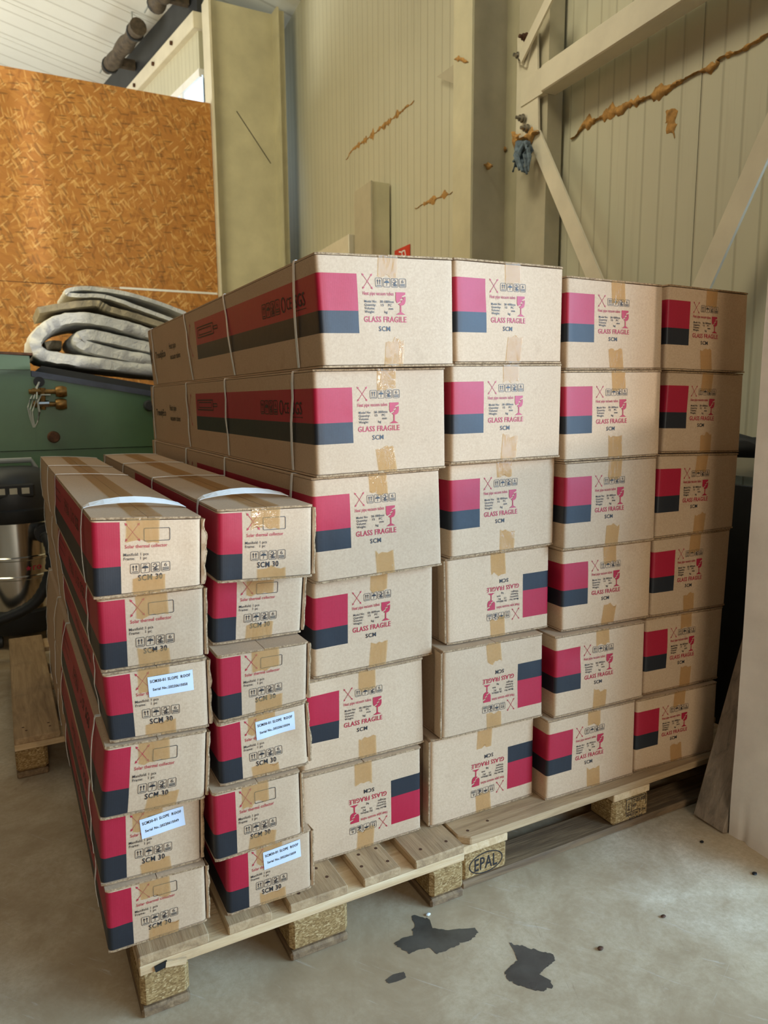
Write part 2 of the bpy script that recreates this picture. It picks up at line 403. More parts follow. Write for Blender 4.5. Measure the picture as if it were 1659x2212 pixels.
# ------------------------------------------------------------------ text
_tc = {}
def text2d(body, bold=0.0, shear=0.0):
    key = (body, bold, shear); gap = 1.0 + bold * 5
    if key in _tc: return _tc[key]
    cu = bpy.data.curves.new('glyphs', 'FONT'); cu.body = body; cu.size = 1.0; cu.resolution_u = 2; cu.fill_mode = 'FRONT'; cu.offset = bold; cu.shear = shear; cu.space_character = gap
    ob = bpy.data.objects.new('glyphs', cu); me = bpy.data.meshes.new_from_object(ob)
    vs = [(v.co.x, v.co.y) for v in me.vertices]; fs = [tuple(p.vertices) for p in me.polygons]
    bpy.data.objects.remove(ob); bpy.data.meshes.remove(me); bpy.data.curves.remove(cu)
    _tc[key] = (vs, fs); return _tc[key]
_cap = max(v[1] for v in text2d('H')[0])

class Print:
    """flat artwork in metres on a face, two inks"""
    def __init__(s): s.v = []; s.f = []; s.m = []
    def poly(s, pts, ink=0, tri=None):
        o = len(s.v); s.v += list(pts)
        for t in (tri or [tuple(range(len(pts)))]): s.f.append([o + i for i in t]); s.m.append(ink)
    def stroke(s, a, b, w, ink=0):
        ax, ay = a; bx, by = b; dx, dy = bx - ax, by - ay; L = math.hypot(dx, dy) or 1; nx, ny = -dy / L * w / 2, dx / L * w / 2
        s.poly([(ax + nx, ay + ny), (ax - nx, ay - ny), (bx - nx, by - ny), (bx + nx, by + ny)], ink)
    def pline(s, pts, w, ink=0, closed=False):
        for i in range(len(pts) - (0 if closed else 1)): s.stroke(pts[i], pts[(i + 1) % len(pts)], w, ink)
    def ring(s, pts_o, pts_i, ink=0):
        n = len(pts_o)
        for i in range(n): s.poly([pts_o[i], pts_o[(i + 1) % n], pts_i[(i + 1) % n], pts_i[i]], ink)
    def rrect(s, x0, y0, x1, y1, r, w, ink=0):
        def loop(x0, y0, x1, y1, r):
            P = []
            for cx, cy, a0 in ((x1 - r, y1 - r, 0), (x0 + r, y1 - r, 90), (x0 + r, y0 + r, 180), (x1 - r, y0 + r, 270)):
                for k in range(4): a = math.radians(a0 + k * 30); P.append((cx + r * math.cos(a), cy + r * math.sin(a)))
            return P
        s.ring(loop(x0, y0, x1, y1, r), loop(x0 + w, y0 + w, x1 - w, y1 - w, max(r - w, 1e-4)), ink)
    def text(s, body, x0, x1, yb, cap, ink=0, bold=0.0):
        vs, fs = text2d(body, bold)
        a = min(v[0] for v in vs); b = max(v[0] for v in vs); sx = (x1 - x0) / (b - a); sy = cap / _cap
        o = len(s.v); s.v += [(x0 + (x - a) * sx, yb + y * sy) for x, y in vs]
        for f in fs: s.f.append([o + i for i in f]); s.m.append(ink)
    def ellipse(s, cx, cy, rx, ry, w, ink=0, n=28):
        o = [(cx + rx * math.cos(2 * math.pi * i / n), cy + ry * math.sin(2 * math.pi * i / n)) for i in range(n)]
        q = [(cx + (rx - w) * math.cos(2 * math.pi * i / n), cy + (ry - w) * math.sin(2 * math.pi * i / n)) for i in range(n)]
        s.ring(o, q, ink)
    def cross(s, x0, y0, x1, y1, w, ink=0, head=0.0032):
        for a, b in (((x0, y0), (x1, y1)), ((x0, y1), (x1, y0))):
            s.stroke(a, b, w, ink); dx, dy = b[0] - a[0], b[1] - a[1]; L = math.hypot(dx, dy); dx /= L; dy /= L
            for p, sg in ((a, -1), (b, 1)):
                tx, ty = p[0] + dx * sg * head * .5, p[1] + dy * sg * head * .5; bx, by = tx - dx * sg * head * 1.6, ty - dy * sg * head * 1.6
                s.poly([(tx, ty), (bx - dy * head * .75, by + dx * head * .75), (bx + dy * head * .75, by - dx * head * .75)], ink)
    def icons(s, x, y, w, h, step, ink=1, lw=0.0009):
        for i in range(4):
            a = x + i * step; b = a + w; s.rrect(a, y, b, y + h, w * .16, lw, ink); cx = (a + b) / 2
            U = lambda p: (a + p[0] * w, y + p[1] * h)
            if i == 0:
                for q in (.34, .66):
                    s.stroke(U((q, .3)), U((q, .72)), w * .08, ink); s.poly([U((q - .12, .64)), U((q + .12, .64)), U((q, .86))], ink)
                s.stroke(U((.18, .17)), U((.82, .17)), h * .07, ink)
            elif i == 1:
                pts = [U((.5 + .36 * math.cos(math.radians(t)), .47 + .24 * math.sin(math.radians(t)))) for t in range(0, 181, 20)]
                s.poly(pts, ink); s.stroke(U((.5, .47)), U((.5, .2)), w * .06, ink); s.stroke(U((.5, .2)), U((.4, .17)), w * .06, ink)
                for q in (.3, .45, .6): s.stroke(U((q, .78)), U((q + .08, .88)), w * .05, ink)
                s.stroke(U((.5, .68)), U((.5, .76)), w * .06, ink)
            elif i == 2:
                P = [U(p) for p in ((.3, .72), (.36, .84), (.52, .86), (.62, .76), (.58, .62), (.42, .42), (.3, .26))]
                s.pline(P, w * .08, ink); s.stroke(U((.15, .62)), U((.85, .24)), w * .07, ink); s.stroke(U((.85, .66)), U((.2, .3)), w * .07, ink)
                s.stroke(U((.24, .17)), U((.8, .17)), h * .08, ink); s.poly([U((.5, .4)), U((.66, .2)), U((.4, .22))], ink)
            else:
                s.text('6', a + w * .34, a + w * .66, y + h * .5, h * .36, ink, 0.0)
                s.stroke(U((.15, .36)), U((.85, .36)), h * .08, ink); s.stroke(U((.15, .2)), U((.85, .2)), h * .1, ink)
    def goblet(s, x0, x1, yt, yb, ink=0):
        w = x1 - x0; h = yt - yb; U = lambda p: (x0 + p[0] * w, yb + p[1] * h)
        bowl = lambda t: (0.5 + 0.5 * math.cos(t), 0.62 + (0.22 * math.sin(t)))
        crack = [(.98, .86), (.66, .80), (.74, .70), (.48, .66), (.52, .58), (.22, .50)]
        g = 0.045
        left = [(0, 1), (.98, 1), (.98, .90)] + [(p[0] - g, p[1] + g * .5) for p in crack[1:]] + [(.1, .52), (0, .64)]
        right = [(1, .82)] + [(1, .62), (.93, .50), (.78, .43), (.6, .41), (.4, .42), (.28, .46)] + [(p[0] + g, p[1] - g * .5) for p in crack[::-1][:-1]]
        for P in (left, right):
            bm = bmesh.new(); vs = [bm.verts.new((*U(p), 0)) for p in P]
            f = bm.faces.new(vs); bmesh.ops.triangulate(bm, faces=[f]); bm.verts.index_update()
            s.poly([(v.co.x, v.co.y) for v in bm.verts], ink, [tuple(v.index for v in q.verts) for q in bm.faces]); bm.free()
        s.stroke(U((.5, .43)), U((.5, .08)), w * .13, ink)
        s.poly([U((.44, .12)), U((.02, .0)), U((.98, .0)), U((.56, .12))], ink)
    def build(s, name, mats, parent, fn, rec=True):
        b = MB(); b.v = [tuple(fn(x, y)) for x, y in s.v]; b.f = s.f; b.m = s.m
        return b.build(name, mats, parent, fix=False)

mm = 0.001
def art_tube():
    p = Print()
    p.cross(.1045, .1665, .1278, .197, .0011, 0); p.icons(.1355, .1705, .0175, .0191, .0198)
    p.text('Heat pipe vacuum tubes', .1035, .180, .1532, .0075, 0, .012)
    p.goblet(.1851, .2098, .1604, .1128, 0)
    for body, xa, xb, i in (('Model No:', .1065, .137, 0), ('58-1800mm', .1456, .180, 0), ('Quantity:', .1065, .135, 1), ('15', .1478, .1545, 1), ('PC', .1658, .1747, 1),
                            ('Volume:', .1065, .132, 2), ('mm', .167, .1784, 2), ('Weight:', .1065, .131, 3), ('kg', .1563, .1639, 3)):
        p.text(body, xa, xb, .1374 - i * .00725, .0050 if body != 'mm' else .0050, 1, .014)
    p.text('GLASS FRAGILE', .1044, .2117, .0966, .0117, 0, .016)
    p.text('SCM', .1405, .1697, .0774, .0099, 1, .018)
    return p
def art_mani():
    p = Print()
    p.cross(.0595, .1040, .0850, .1365, .0011, 0, .0034); p.rrect(.0925, .1018, .1417, .1273, .003, .0012, 1)
    p.text('Solar thermal collector', .058, .1363, .0900, .0064, 0, .012)
    for body, xa, xb, y in (('Manifold:', .055, .0825, .0754), ('1 pcs', .086, .1005, .0754), ('Frame:', .055, .0752, .0678), ('1 pc', .0855, .0975, .0678)):
        p.text(body, xa, xb, y, .0053, 1, .010)
    p.icons(.0663, .0413, .0172, .0190, .0193)
    p.text('SCM 30', .0805, .1263, .0270, .0106, 1, .022)
    return p
def art_side(H):
    """artwork on the long side, piece by piece; x runs from the back of the box towards its front corner (negative metres), y up"""
    k = H / .238; out = []
    p = Print(); out.append(('leaf_mark', p))
    for i, r in enumerate((.036, .027, .018)):
        q = [(-1.90 + i * .012 + .02 * math.cos(t), (.125 * k) + r * k * math.sin(t)) for t in [math.radians(a) for a in range(100, 261, 20)]]
        p.pline(q, .008 * k, 1)
    if H > .2:
        p = Print(); out.append(('side_name', p)); p.text('TrendyEco', -1.80, -1.60, .112, .026, 1, .02)
        p = Print(); out.append(('side_caption', p)); p.text('Heat pipe', -1.52, -1.40, .135, .022, 1, .012); p.text('vacuum tubes', -1.52, -1.34, .095, .020, 1, .012)
        p = Print(); out.append(('arrow_cross', p)); p.cross(-1.215, .085, -1.145, .195, .003, 0, .008)
        p = Print(); out.append(('collector_drawing', p)); p.rrect(-1.055, .140, -.85, .176, .003, .0036, 1); p.rrect(-1.035, .148, -.87, .168, .003, .003, 1); p.rrect(-.85, .152, -.80, .164, .003, .003, 1)
        p = Print(); out.append(('side_icons', p)); p.icons(-.37, .136, .030, .036, .034, 1, .0022)
        p = Print(); out.append(('approval_marks', p)); p.ellipse(-.212, .154, .014, .018, .004, 1); p.text('CE', -.192, -.158, .140, .026, 1, .0); p.text('SGS', -.138, -.075, .139, .028, 1, .01)
        p.stroke((-.145, .132), (-.07, .132), .0015, 1)
    else:
        p = Print(); out.append(('side_icons', p)); p.icons(-.62, .085, .03, .03, .036, 1, .0014)
        p = Print(); out.append(('approval_marks', p)); p.ellipse(-.42, .10, .014, .016, .003, 1); p.text('CE', -.39, -.35, .088, .022, 1, 0); p.text('SGS', -.32, -.24, .088, .024, 1, .01)
        p = Print(); out.append(('collector_drawing', p)); p.rrect(-.95, .09, -.74, .115, .003, .002, 1)
    return out
ART = {'tube': art_tube(), 'mani': art_mani()}
SIDE = {'tube': art_side(.238), 'mani': art_side(.147)}

# ------------------------------------------------------------------ setting: floor, walls, roof
b = MB(); b.box(-7, 2.62, -10.5, 15, -0.06, 0.0); fl = b.build('floor', 'concrete'); struct(fl, 'worn grey concrete floor of the hall')

# right side wall of cream sandwich panels, one object per panel
WX = 2.62
wall_r = bpy.data.objects.new('wall_right', None); COL.objects.link(wall_r); struct(wall_r, 'cream sandwich panel side wall'); ORG['wall_right'] = (0, 0, 0)
y = -0.12; k = 0
while y < 14:
    y2 = y + 1.0
    b = MB(); a0 = wp(WX, y + .0015, 0); a1 = wp(WX, y2 - .0015, 0); n = WN * 0.08
    P = [a0, a1, a1 + n, a0 + n]; b.hexa([p + Vector((0, 0, 0)) for p in P] + [p + Vector((0, 0, 7.2)) for p in P])
    b.build('panel', 'wall_panel', wall_r); y = y2
b = MB(); a0 = wp(WX + .07, -.12, 0); a1 = wp(WX + .07, 14, 0); P = [a0, a1, a1 + WN * .05, a0 + WN * .05]
b.hexa([p for p in P] + [p + Vector((0, 0, 7.2)) for p in P]); b.build('backing_sheet', 'steel_grey', wall_r)

# roof of white panels sloping down to the eaves
roof = bpy.data.objects.new('ceiling', None); COL.objects.link(roof); struct(roof, 'white sandwich panel roof sloping down to the eaves'); ORG['ceiling'] = (0, 0, 0)
SL = math.tan(math.radians(13)); EZ = 5.35
def roofz(x): return EZ + (2.9 - x) * SL
yy = -7.0
while yy < 15:
    b = MB(); P = [(-7, yy + .006), (3.4, yy + .006), (3.4, yy + .994), (-7, yy + .994)]
    b.hexa([(x, yv, roofz(x)) for x, yv in P] + [(x, yv, roofz(x) + .1) for x, yv in P]); b.build('panel', 'roof_panel', roof); yy += 1.0
b = MB(); P = [(-7, -7), (3.4, -7), (3.4, 15), (-7, 15)]
b.hexa([(x, yv, roofz(x) + .09) for x, yv in P] + [(x, yv, roofz(x) + .14) for x, yv in P]); b.build('backing_sheet', 'steel_grey', roof)

# strand board partition at the back, sheet by sheet, and a plain wall far behind it
osb = bpy.data.objects.new('wall_back', None); COL.objects.link(osb); struct(osb, 'strand board partition wall'); ORG['wall_back'] = (0, 0, 0)
YO = 6.42
for x0, x1 in ((-6.6, -4.35), (-4.34, -2.2), (-2.19, -.05 - .1), (-.14, 1.985)):
    for z0, z1 in ((0, 2.378), (2.384, 4.25)):
        b = MB(); b.box(x0, x1, YO, YO + .022, z0, z1); b.build('board', 'osb', osb)
b = MB(); b.box(1.0, 1.975, YO - .004, YO - .0005, 2.372, 2.392); b.build('seam_tape', 'white', osb)

# white plastered wall end on the right
b = MB()
def pier(u, v):
    yb = -.137 - u * .26; x = 1.636 + (yb + .137) * math.tan(TH)
    z = 4.6 * v
    e = .004 * noise.noise((yb * 9, z * 5, 1)) + (.012 * max(0, noise.noise((yb * 30, 3, 7))) if v == 0 else 0)
    return (x + e, yb, z)
b.grid(pier, 40, 60)
b.box(1.644, 2.3, -.396, -.138, 0.0, 4.6)
# far end face follows the wall
o = b.build('wall_pier', 'plaster', smooth=True); struct(o, 'off-white plastered wall end at the right edge')

# unseen block added to keep the low sun off the lower cartons
b = MB(); b.box(2.38, 2.55, -10.4, -2.4, 0, 1.415); o = b.build('sun_block', 'plaster'); struct(o, 'unseen low block added to cut off the low sun')

# ------------------------------------------------------------------ steelwork on the right wall
def Zv(z): return Vector((0, 0, z))
col_root = thing('steel_column', 'cream painted steel column with foam smears beside the bolted bracing', 'column', tuple(wp(2.25, 2.27, 0)))
def wallbox(bld, X0, X1, y0, y1, z0, z1):
    P = [wp(X0, y0, 0), wp(X1, y0, 0), wp(X1, y1, 0), wp(X0, y1, 0)]
    bld.hexa([p + Zv(z0) for p in P] + [p + Zv(z1) for p in P])
for nm, X0, X1, y0, y1 in (('inner_flange', 2.245, 2.259, 2.165, 2.37), ('web', 2.259, 2.545, 2.262, 2.272), ('outer_flange', 2.545, 2.559, 2.105, 2.37)):
    b = MB(); wallbox(b, X0, X1, y0, y1, 0, 5.3); b.build(nm, 'steel' if nm != 'web' else 'steel_grey', col_root)
plate = thing('wall_post', 'flat grey-cream steel post bolted in front of the wall panels', 'post', tuple(wp(2.50, 1.9, 0)))
b = MB(); wallbox(b, 2.50, 2.512, 1.80, 2.075, 0, 1.96); b.build('lower_sheet', 'steel_pale', plate)
b = MB(); wallbox(b, 2.50, 2.512, 1.80, 2.075, 1.96, 5.3); b.build('upper_sheet', 'steel_grey', plate)
b = MB(); wallbox(b, 2.512, 2.60, 1.80, 1.812, 0, 5.3); b.build('return_lip', 'steel_grey', plate)

# bolted bracing
def nut(bld, p, r=.017):
    p = Vector(p); o = len(bld.v)
    ax = -WN; a = WD; c = Vector((0, 0, 1))
    for h, rr in ((0, r * 1.35), (.006, r * 1.35), (.0061, r), (.024, r), (.0241, r * .55), (.045, r * .55)):
        for i in range(12):
            t = 2 * math.pi * i / 12; rad = rr
            bld.v.append(tuple(p + ax * h + a * (rad * math.cos(t)) + c * (rad * math.sin(t))))
    for j in range(5):
        for i in range(12):
            bld.f.append([o + j * 12 + i, o + j * 12 + (i + 1) % 12, o + (j + 1) * 12 + (i + 1) % 12, o + (j + 1) * 12 + i]); bld.m.append(0)
    bld.f.append([o + 60 + i for i in range(12)]); bld.m.append(0)
GX = 2.47
gus = thing('gusset_plate', 'cream steel gusset plate with bolts at the brace joint', 'bracket', tuple(on_w(1140, 200, GX)))
def wpoly(bld, pts, X0, t):
    P = [on_w(x, y, X0) for x, y in pts]; n = len(P); Q = [p + WN * t for p in P]
    o = len(bld.v); bld.v += [tuple(p) for p in P + Q]
    bld.f.append(list(range(o, o + n))); bld.f.append([o + n + i for i in range(n)][::-1]); bld.m += [0, 0]
    for i in range(n): bld.f.append([o + i, o + (i + 1) % n, o + n + (i + 1) % n, o + n + i]); bld.m.append(0)
b = MB(); wpoly(b, [(1118, 82), (1160, 60), (1163, 290), (1114, 300)], GX, .012); b.build('plate', 'steel_pale', gus)
b = MB(); wpoly(b, [(1117, 82), (1135, 72), (1147, 90), (1136, 146), (1118, 136)], GX - .012, .011); b.build('upper_lug', 'steel_pale', gus)
for (x, y), m in (((1137, 81), 'rust'), ((1125, 121), 'bolt'), ((1130, 256), 'bolt'), ((1140, 278), 'bolt')):
    b = MB(); nut(b, on_w(x, y, GX - .012)); b.build('bolt', m, gus)
def brace(name, label, p0, p1, X0, w, mat='steel_pale', t=.012):
    a = on_w(*p0, X0); c = on_w(*p1, X0); r = thing(name, label, 'brace', tuple(c), 'steel bracing of the side wall')
    b = MB(); b.bar(a, c, WN.cross(c - a), w, t); b.build('flat_bar', mat, r); return r
brace('diagonal_brace', 'flat diagonal brace descending right from the gusset plate', (1157, 296), (1640, 1445), GX - .006, .088)
brace('diagonal_brace', 'flat diagonal brace descending left from the top of the white wall end', (1700, 205), (1330, 1040), GX - .022, .088)
brace('diagonal_brace', 'short upper flat brace above the gusset plate', (1124, 128), (1196, -20), GX - .026, .060)
# horizontal box beam
bm_ = thing('box_beam', 'cream steel box beam running along the wall below the roof', 'beam', tuple(on_w(1300, 100, 2.45)))
b = MB(); y0 = 1.80; z0, z1 = 2.835, 2.965
P = [wp(2.45, y0, 0), wp(2.45, -1.6, 0), wp(2.55, -1.6, 0), wp(2.55, y0, 0)]
b.hexa([p + Zv(z0) for p in P] + [p + Zv(z1) for p in P]); b.build('beam_tube', 'steel_pale', bm_, bevel=.006)
b = MB(); wallbox(b, 2.465, 2.5, 1.80, 2.0, 2.835, 2.965); b.build('end_lug', 'steel_pale', bm_)
# mid rail and dark board seen in the gap beside the cartons
rl = MB(); wallbox(rl, 2.53, 2.59, -.05, 2.0, .955, 1.034); o = rl.build('low_rail', 'steel_grey'); tag(o, 'grey steel rail low on the wall behind the shaded cartons', 'rail')
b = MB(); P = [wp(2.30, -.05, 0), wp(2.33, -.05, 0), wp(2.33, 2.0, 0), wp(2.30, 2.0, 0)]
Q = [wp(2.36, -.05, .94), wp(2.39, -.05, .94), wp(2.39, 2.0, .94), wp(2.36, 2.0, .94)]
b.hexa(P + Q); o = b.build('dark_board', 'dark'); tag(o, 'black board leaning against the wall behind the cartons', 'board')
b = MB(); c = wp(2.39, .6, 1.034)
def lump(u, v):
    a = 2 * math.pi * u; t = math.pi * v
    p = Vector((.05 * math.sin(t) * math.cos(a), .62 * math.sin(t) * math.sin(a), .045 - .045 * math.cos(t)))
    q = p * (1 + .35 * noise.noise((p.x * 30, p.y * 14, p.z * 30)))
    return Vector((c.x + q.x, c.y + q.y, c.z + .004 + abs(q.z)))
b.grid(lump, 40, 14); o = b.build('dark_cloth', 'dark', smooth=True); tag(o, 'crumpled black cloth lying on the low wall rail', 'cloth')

# expanding foam smears: irregular beads along lines
def foam(name, label, pts, wdt, X0, t=.018, seed=0):
    b = MB(); L = [on_w(x, y, X0) for x, y in pts]
    segs = []
    for i in range(len(L) - 1):
        n = max(3, int((L[i + 1] - L[i]).length / .009))
        for j in range(n): segs.append(L[i].lerp(L[i + 1], j / n))
    segs.append(L[-1]); n = len(segs); prof = 7
    rows = []
    for i, p in enumerate(segs):
        k = noise.noise((i * .35, seed * 3.7, 0)); w = wdt * max(.12, .45 + 1.1 * noise.noise((i * .11 + 5, seed, 2)) + .7 * k); w *= min(1, .25 + 3 * min(i, n - 1 - i) / n)
        d = (segs[min(i + 1, n - 1)] - segs[max(i - 1, 0)]).normalized(); c = WN.cross(d).normalized()
        row = []
        for j in range(prof):
            s_ = j / (prof - 1) * 2 - 1; h = t * max(0, 1 - s_ * s_) * (.5 + .8 * abs(noise.noise((i * .6, j * .9, seed))))
            row.append(p + c * (w * s_ * (1 + .35 * noise.noise((i * .9, j, seed + 9)))) - WN * (h + .001) + c * (.5 * wdt * noise.noise((i * .11, seed, 4))))
        rows.append(row)
    o = len(b.v)
    for r_ in rows: b.v += [tuple(p) for p in r_]
    for i in range(n - 1):
        for j in range(prof - 1):
            a = o + i * prof + j; b.f.append([a, a + 1, a + prof + 1, a + prof]); b.m.append(0)
    ob = b.build(name, 'foam', smooth=True, angle=60); return tag(ob, label, 'foam', 'foam smears on the side wall')
foam('foam_seam', 'long yellow foam bead on the wall right of the bolted column', [(1235, 300), (1262, 272), (1345, 232), (1440, 195), (1490, 165)], .040, WX, seed=1)
foam('foam_seam', 'thin foam bead running on to the upper right of the wall', [(1490, 166), (1550, 140), (1552, 130), (1610, 105), (1665, 72)], .020, WX, seed=2)
foam('foam_patch', 'foam splat below the long bead on the right wall', [(1440, 240), (1452, 252), (1450, 275), (1456, 300)], .05, WX, .006, seed=3)
foam('foam_seam', 'thin rusty foam line high on the wall left of the column', [(748, 345), (760, 325), (800, 295), (850, 255), (895, 218)], .034, WX, .008, seed=4)
foam('foam_seam', 'short foam bead low on the wall left of the column', [(897, 450), (935, 432), (979, 414)], .030, WX, .008, seed=5)
foam('foam_patch', 'foam smear on the column web', [(1019, 353), (1040, 355), (1066, 358)], .030, 2.40, .01, seed=6)
foam('foam_patch', 'small foam smear on the outer column flange', [(1070, 322), (1085, 321), (1096, 321)], .028, 2.54, .008, seed=7)
foam('foam_patch', 'foam lump around the bolts of the gusset plate', [(1112, 285), (1118, 306), (1140, 296), (1166, 284)], .035, GX - .015, .03, seed=8)
foam('foam_patch', 'dark rust stain on the inner column flange', [(982, 128), (1000, 128), (1012, 134)], .020, 2.243, .004, seed=9)
# hanging rag
b = MB(); rr = random.Random(3)
root = on_w(1128, 305, GX - .05)
for i in range(16):
    x = 1106 + rr.random() * 38; a = on_w(1116 + rr.random() * 28, 306, GX - .04 - rr.random() * .03); e = on_w(x, 338 + rr.random() * 38, GX - .04 - rr.random() * .05)
    m_ = a.lerp(e, .5) + Vector((rr.uniform(-.02, .02), rr.uniform(-.02, .02), 0)); b.tube([a, m_, e], [.010, .013, .006], 6)
o = b.build('hanging_rag', 'rag', smooth=True); tag(o, 'frayed blue-grey rag hanging below the gusset plate', 'rag')
# red safety sign on the wall
sg = thing('safety_sign', 'small red safety sign with white emblem on the wall', 'sign', tuple(on_w(868, 540, WX - .004)))
b = MB(); p0 = on_w(853, 540, WX - .004); p1 = on_w(886, 540, WX - .004); zt = on_w(886, 527, WX - .004).z
P = [p0 + Zv(zt - .19 - p0.z), p1 + Zv(zt - .19 - p1.z), p1 + Zv(zt - p1.z), p0 + Zv(zt - p0.z)]
b.add([p - WN * 0.0 for p in P] + [p - WN * .003 for p in P], [(0, 1, 2, 3), (4, 5, 6, 7), (0, 1, 5, 4), (1, 2, 6, 5), (2, 3, 7, 6), (3, 0, 4, 7)]); b.build('plate', 'sign_red', sg)
pr = Print(); pr.poly([(.40, .2), (.62, .2), (.62, .62), (.51, .74), (.40, .62)], 0); pr.pline([(.5, .74), (.5, .84), (.68, .84), (.74, .6)], .05, 0); pr.stroke((.30, .88), (.54, .80), .05, 0); pr.stroke((.30, .2), (.34, .5), .05, 0)
def sgn(x, y): return P[0].lerp(P[1], x) + Zv(.19 * y) - WN * .0042
pr.build('emblem', ['white'], sg, sgn)
# upright channel and rail further along the wall
up = thing('channel_upright', 'short upright steel channel standing against the wall behind the cartons', 'post', tuple(on_w(742, 540, 2.45)))
def wallpx(bld, xa, xb, yt, zb, X0, dep):
    a = on_w(xa, yt, X0); c = on_w(xb, yt, X0); zt = max(a.z, c.z); Pq = [a, c, c + WN * dep, a + WN * dep]
    bld.hexa([Vector((p.x, p.y, zb)) for p in Pq] + [Vector((p.x, p.y, zt)) for p in Pq])
pu = on_w(742, 395, 2.45)
for nm, ya, yb_, Xa, Xb in (('web', 4.03, 4.06, 2.44, 2.60), ('front_flange', 4.02, 4.38, 2.43, 2.445), ('rear_flange', 4.34, 4.38, 2.445, 2.60)):
    b = MB(); wallbox(b, Xa, Xb, ya, yb_, 0, 2.98); b.build(nm, 'steel' if nm != 'front_flange' else 'steel_grey', up)
b = MB(); wallbox(b, 2.40, 2.58, 4.45, 6.35, 2.50, 2.66); o = b.build('wall_rail', 'steel_pale', bevel=.006); tag(o, 'pale steel rail running along the wall to the far column', 'rail')
b = MB(); q = [on_w(943, 166, 2.58), on_w(982, 138, 2.58), on_w(982, 182, 2.58)]
b.add([p for p in q] + [p + WN * .01 for p in q], [(0, 1, 2), (5, 4, 3), (0, 1, 4, 3), (1, 2, 5, 4), (2, 0, 3, 5)]); o = b.build('rear_gusset', 'steel_grey'); tag(o, 'small triangular steel gusset sticking out left of the column', 'bracket')

# far portal column
fc = thing('portal_column', 'wide cream portal column beside the strand board partition', 'column', (2.3, 6.5, 0))
for nm, x0, x1, y0, y1, m in (('inner_flange', 1.99, 2.012, 6.36, 6.62, 'steel_pale'), ('web', 2.012, 2.68, 6.47, 6.485, 'steel'), ('outer_flange', 2.68, 2.70, 6.30, 6.64, 'steel'), ('flange_lip', 2.70, 2.78, 6.36, 6.38, 'steel')):
    b = MB(); b.box(x0, x1, y0, y1, 0, 5.25); b.build(nm, m, fc)

b = MB(); b.bar(on_y(511, 240, 6.4685), on_y(585, 353, 6.4685), (0, 0, 1), .008, .002); b.build('scratch', 'ink_side', fc)
for i, (x, y, r_, m, lab) in enumerate(((1297, 2051, .006, 'rust', 'dark crumb of dirt on the bare floor right of the stains'), (1433, 1981, .005, 'rust', 'reddish crumb on the floor before the long pallet'), (1630, 1889, .006, 'dark', 'dark pebble on the floor near the white wall end'),
                                         (1516, 1820, .005, 'dark', 'small dark pebble beside the leaning plank'), (925, 1977, .005, 'white', 'white chip at the edge of the water stain'))):
    c_ = on_z(x, y, 0); b = MB()
    b.grid(lambda u, v: c_ + Vector((r_ * math.sin(math.pi * v) * math.cos(2 * math.pi * u) * (1.3 + .5 * noise.noise((u * 4, v * 3, i))), r_ * math.sin(math.pi * v) * math.sin(2 * math.pi * u), r_ * .5 * (1 - math.cos(math.pi * v)) + .0002)), 10, 6)
    tag(b.build('floor_crumb', m, smooth=True), lab, 'debris', 'crumbs on the floor')

# ------------------------------------------------------------------ eaves seen above the partition
def ev(Y, z, off=0.0): return Vector((1.99 - (Y - 6.6) * .139 + off, Y, z))
eb_ = thing('eaves_beam', 'pale eaves beam with bolts above the partition', 'beam', tuple(ev(6.8, 5.1)))
b = MB(); P = [ev(6.7, 5.06, -.06), ev(6.7, 5.06, .06), ev(12, 5.06, .06), ev(12, 5.06, -.06)]; b.hexa(P + [p + Zv(.16) for p in P]); b.build('beam_channel', 'steel_pale', eb_, bevel=.006)
for Y in (7.3, 7.9, 8.6):
    b = MB(); b.lathe([(.022, -.085), (.022, -.06)], ev(Y, 5.13), 10, axis='X'); b.build('bolt', 'rust', eb_)
ew = bpy.data.objects.new('wall_far', None); COL.objects.link(ew); struct(ew, 'pale far side wall above the partition'); ORG['wall_far'] = (0, 0, 0)
for z0, z1, m, nm in ((0, 3.85, 'wall_panel', 'lower_sheet'), (4.70, 5.06, 'wall_panel', 'upper_sheet'), (5.22, 6.6, 'darkgrey', 'eaves_shade')):  # dark top sheet stands in for the shaded gap at the eaves
    b = MB(); P = [ev(6.75, z0, .01), ev(6.75, z0, .07), ev(13, z0, .07), ev(13, z0, .01)]; b.hexa(P + [p + Zv(z1 - z0) for p in P]); b.build(nm, m, ew)
w1 = bpy.data.objects.new('window_1', None); COL.objects.link(w1); struct(w1, 'daylit strip window above the partition'); ORG['window_1'] = (0, 0, 0)
b = MB(); P = [ev(6.75, 3.85, .03), ev(6.75, 3.85, .04), ev(13, 3.85, .04), ev(13, 3.85, .03)]; b.hexa(P + [p + Zv(.79) for p in P]); b.build('pane', 'pane', w1)
b = MB(); P = [ev(6.75, 4.62, .0), ev(6.75, 4.62, .06), ev(13, 4.62, .06), ev(13, 4.62, .0)]; b.hexa(P + [p + Zv(.08) for p in P]); b.build('frame', 'white', w1)
for Y in (7.25, 8.4, 9.6, 10.8):
    b = MB(); P = [ev(Y, 3.85, .005), ev(Y, 3.85, .035), ev(Y + .06, 3.85, .035), ev(Y + .06, 3.85, .005)]; b.hexa(P + [p + Zv(.78) for p in P]); b.build('mullion', 'white', w1)
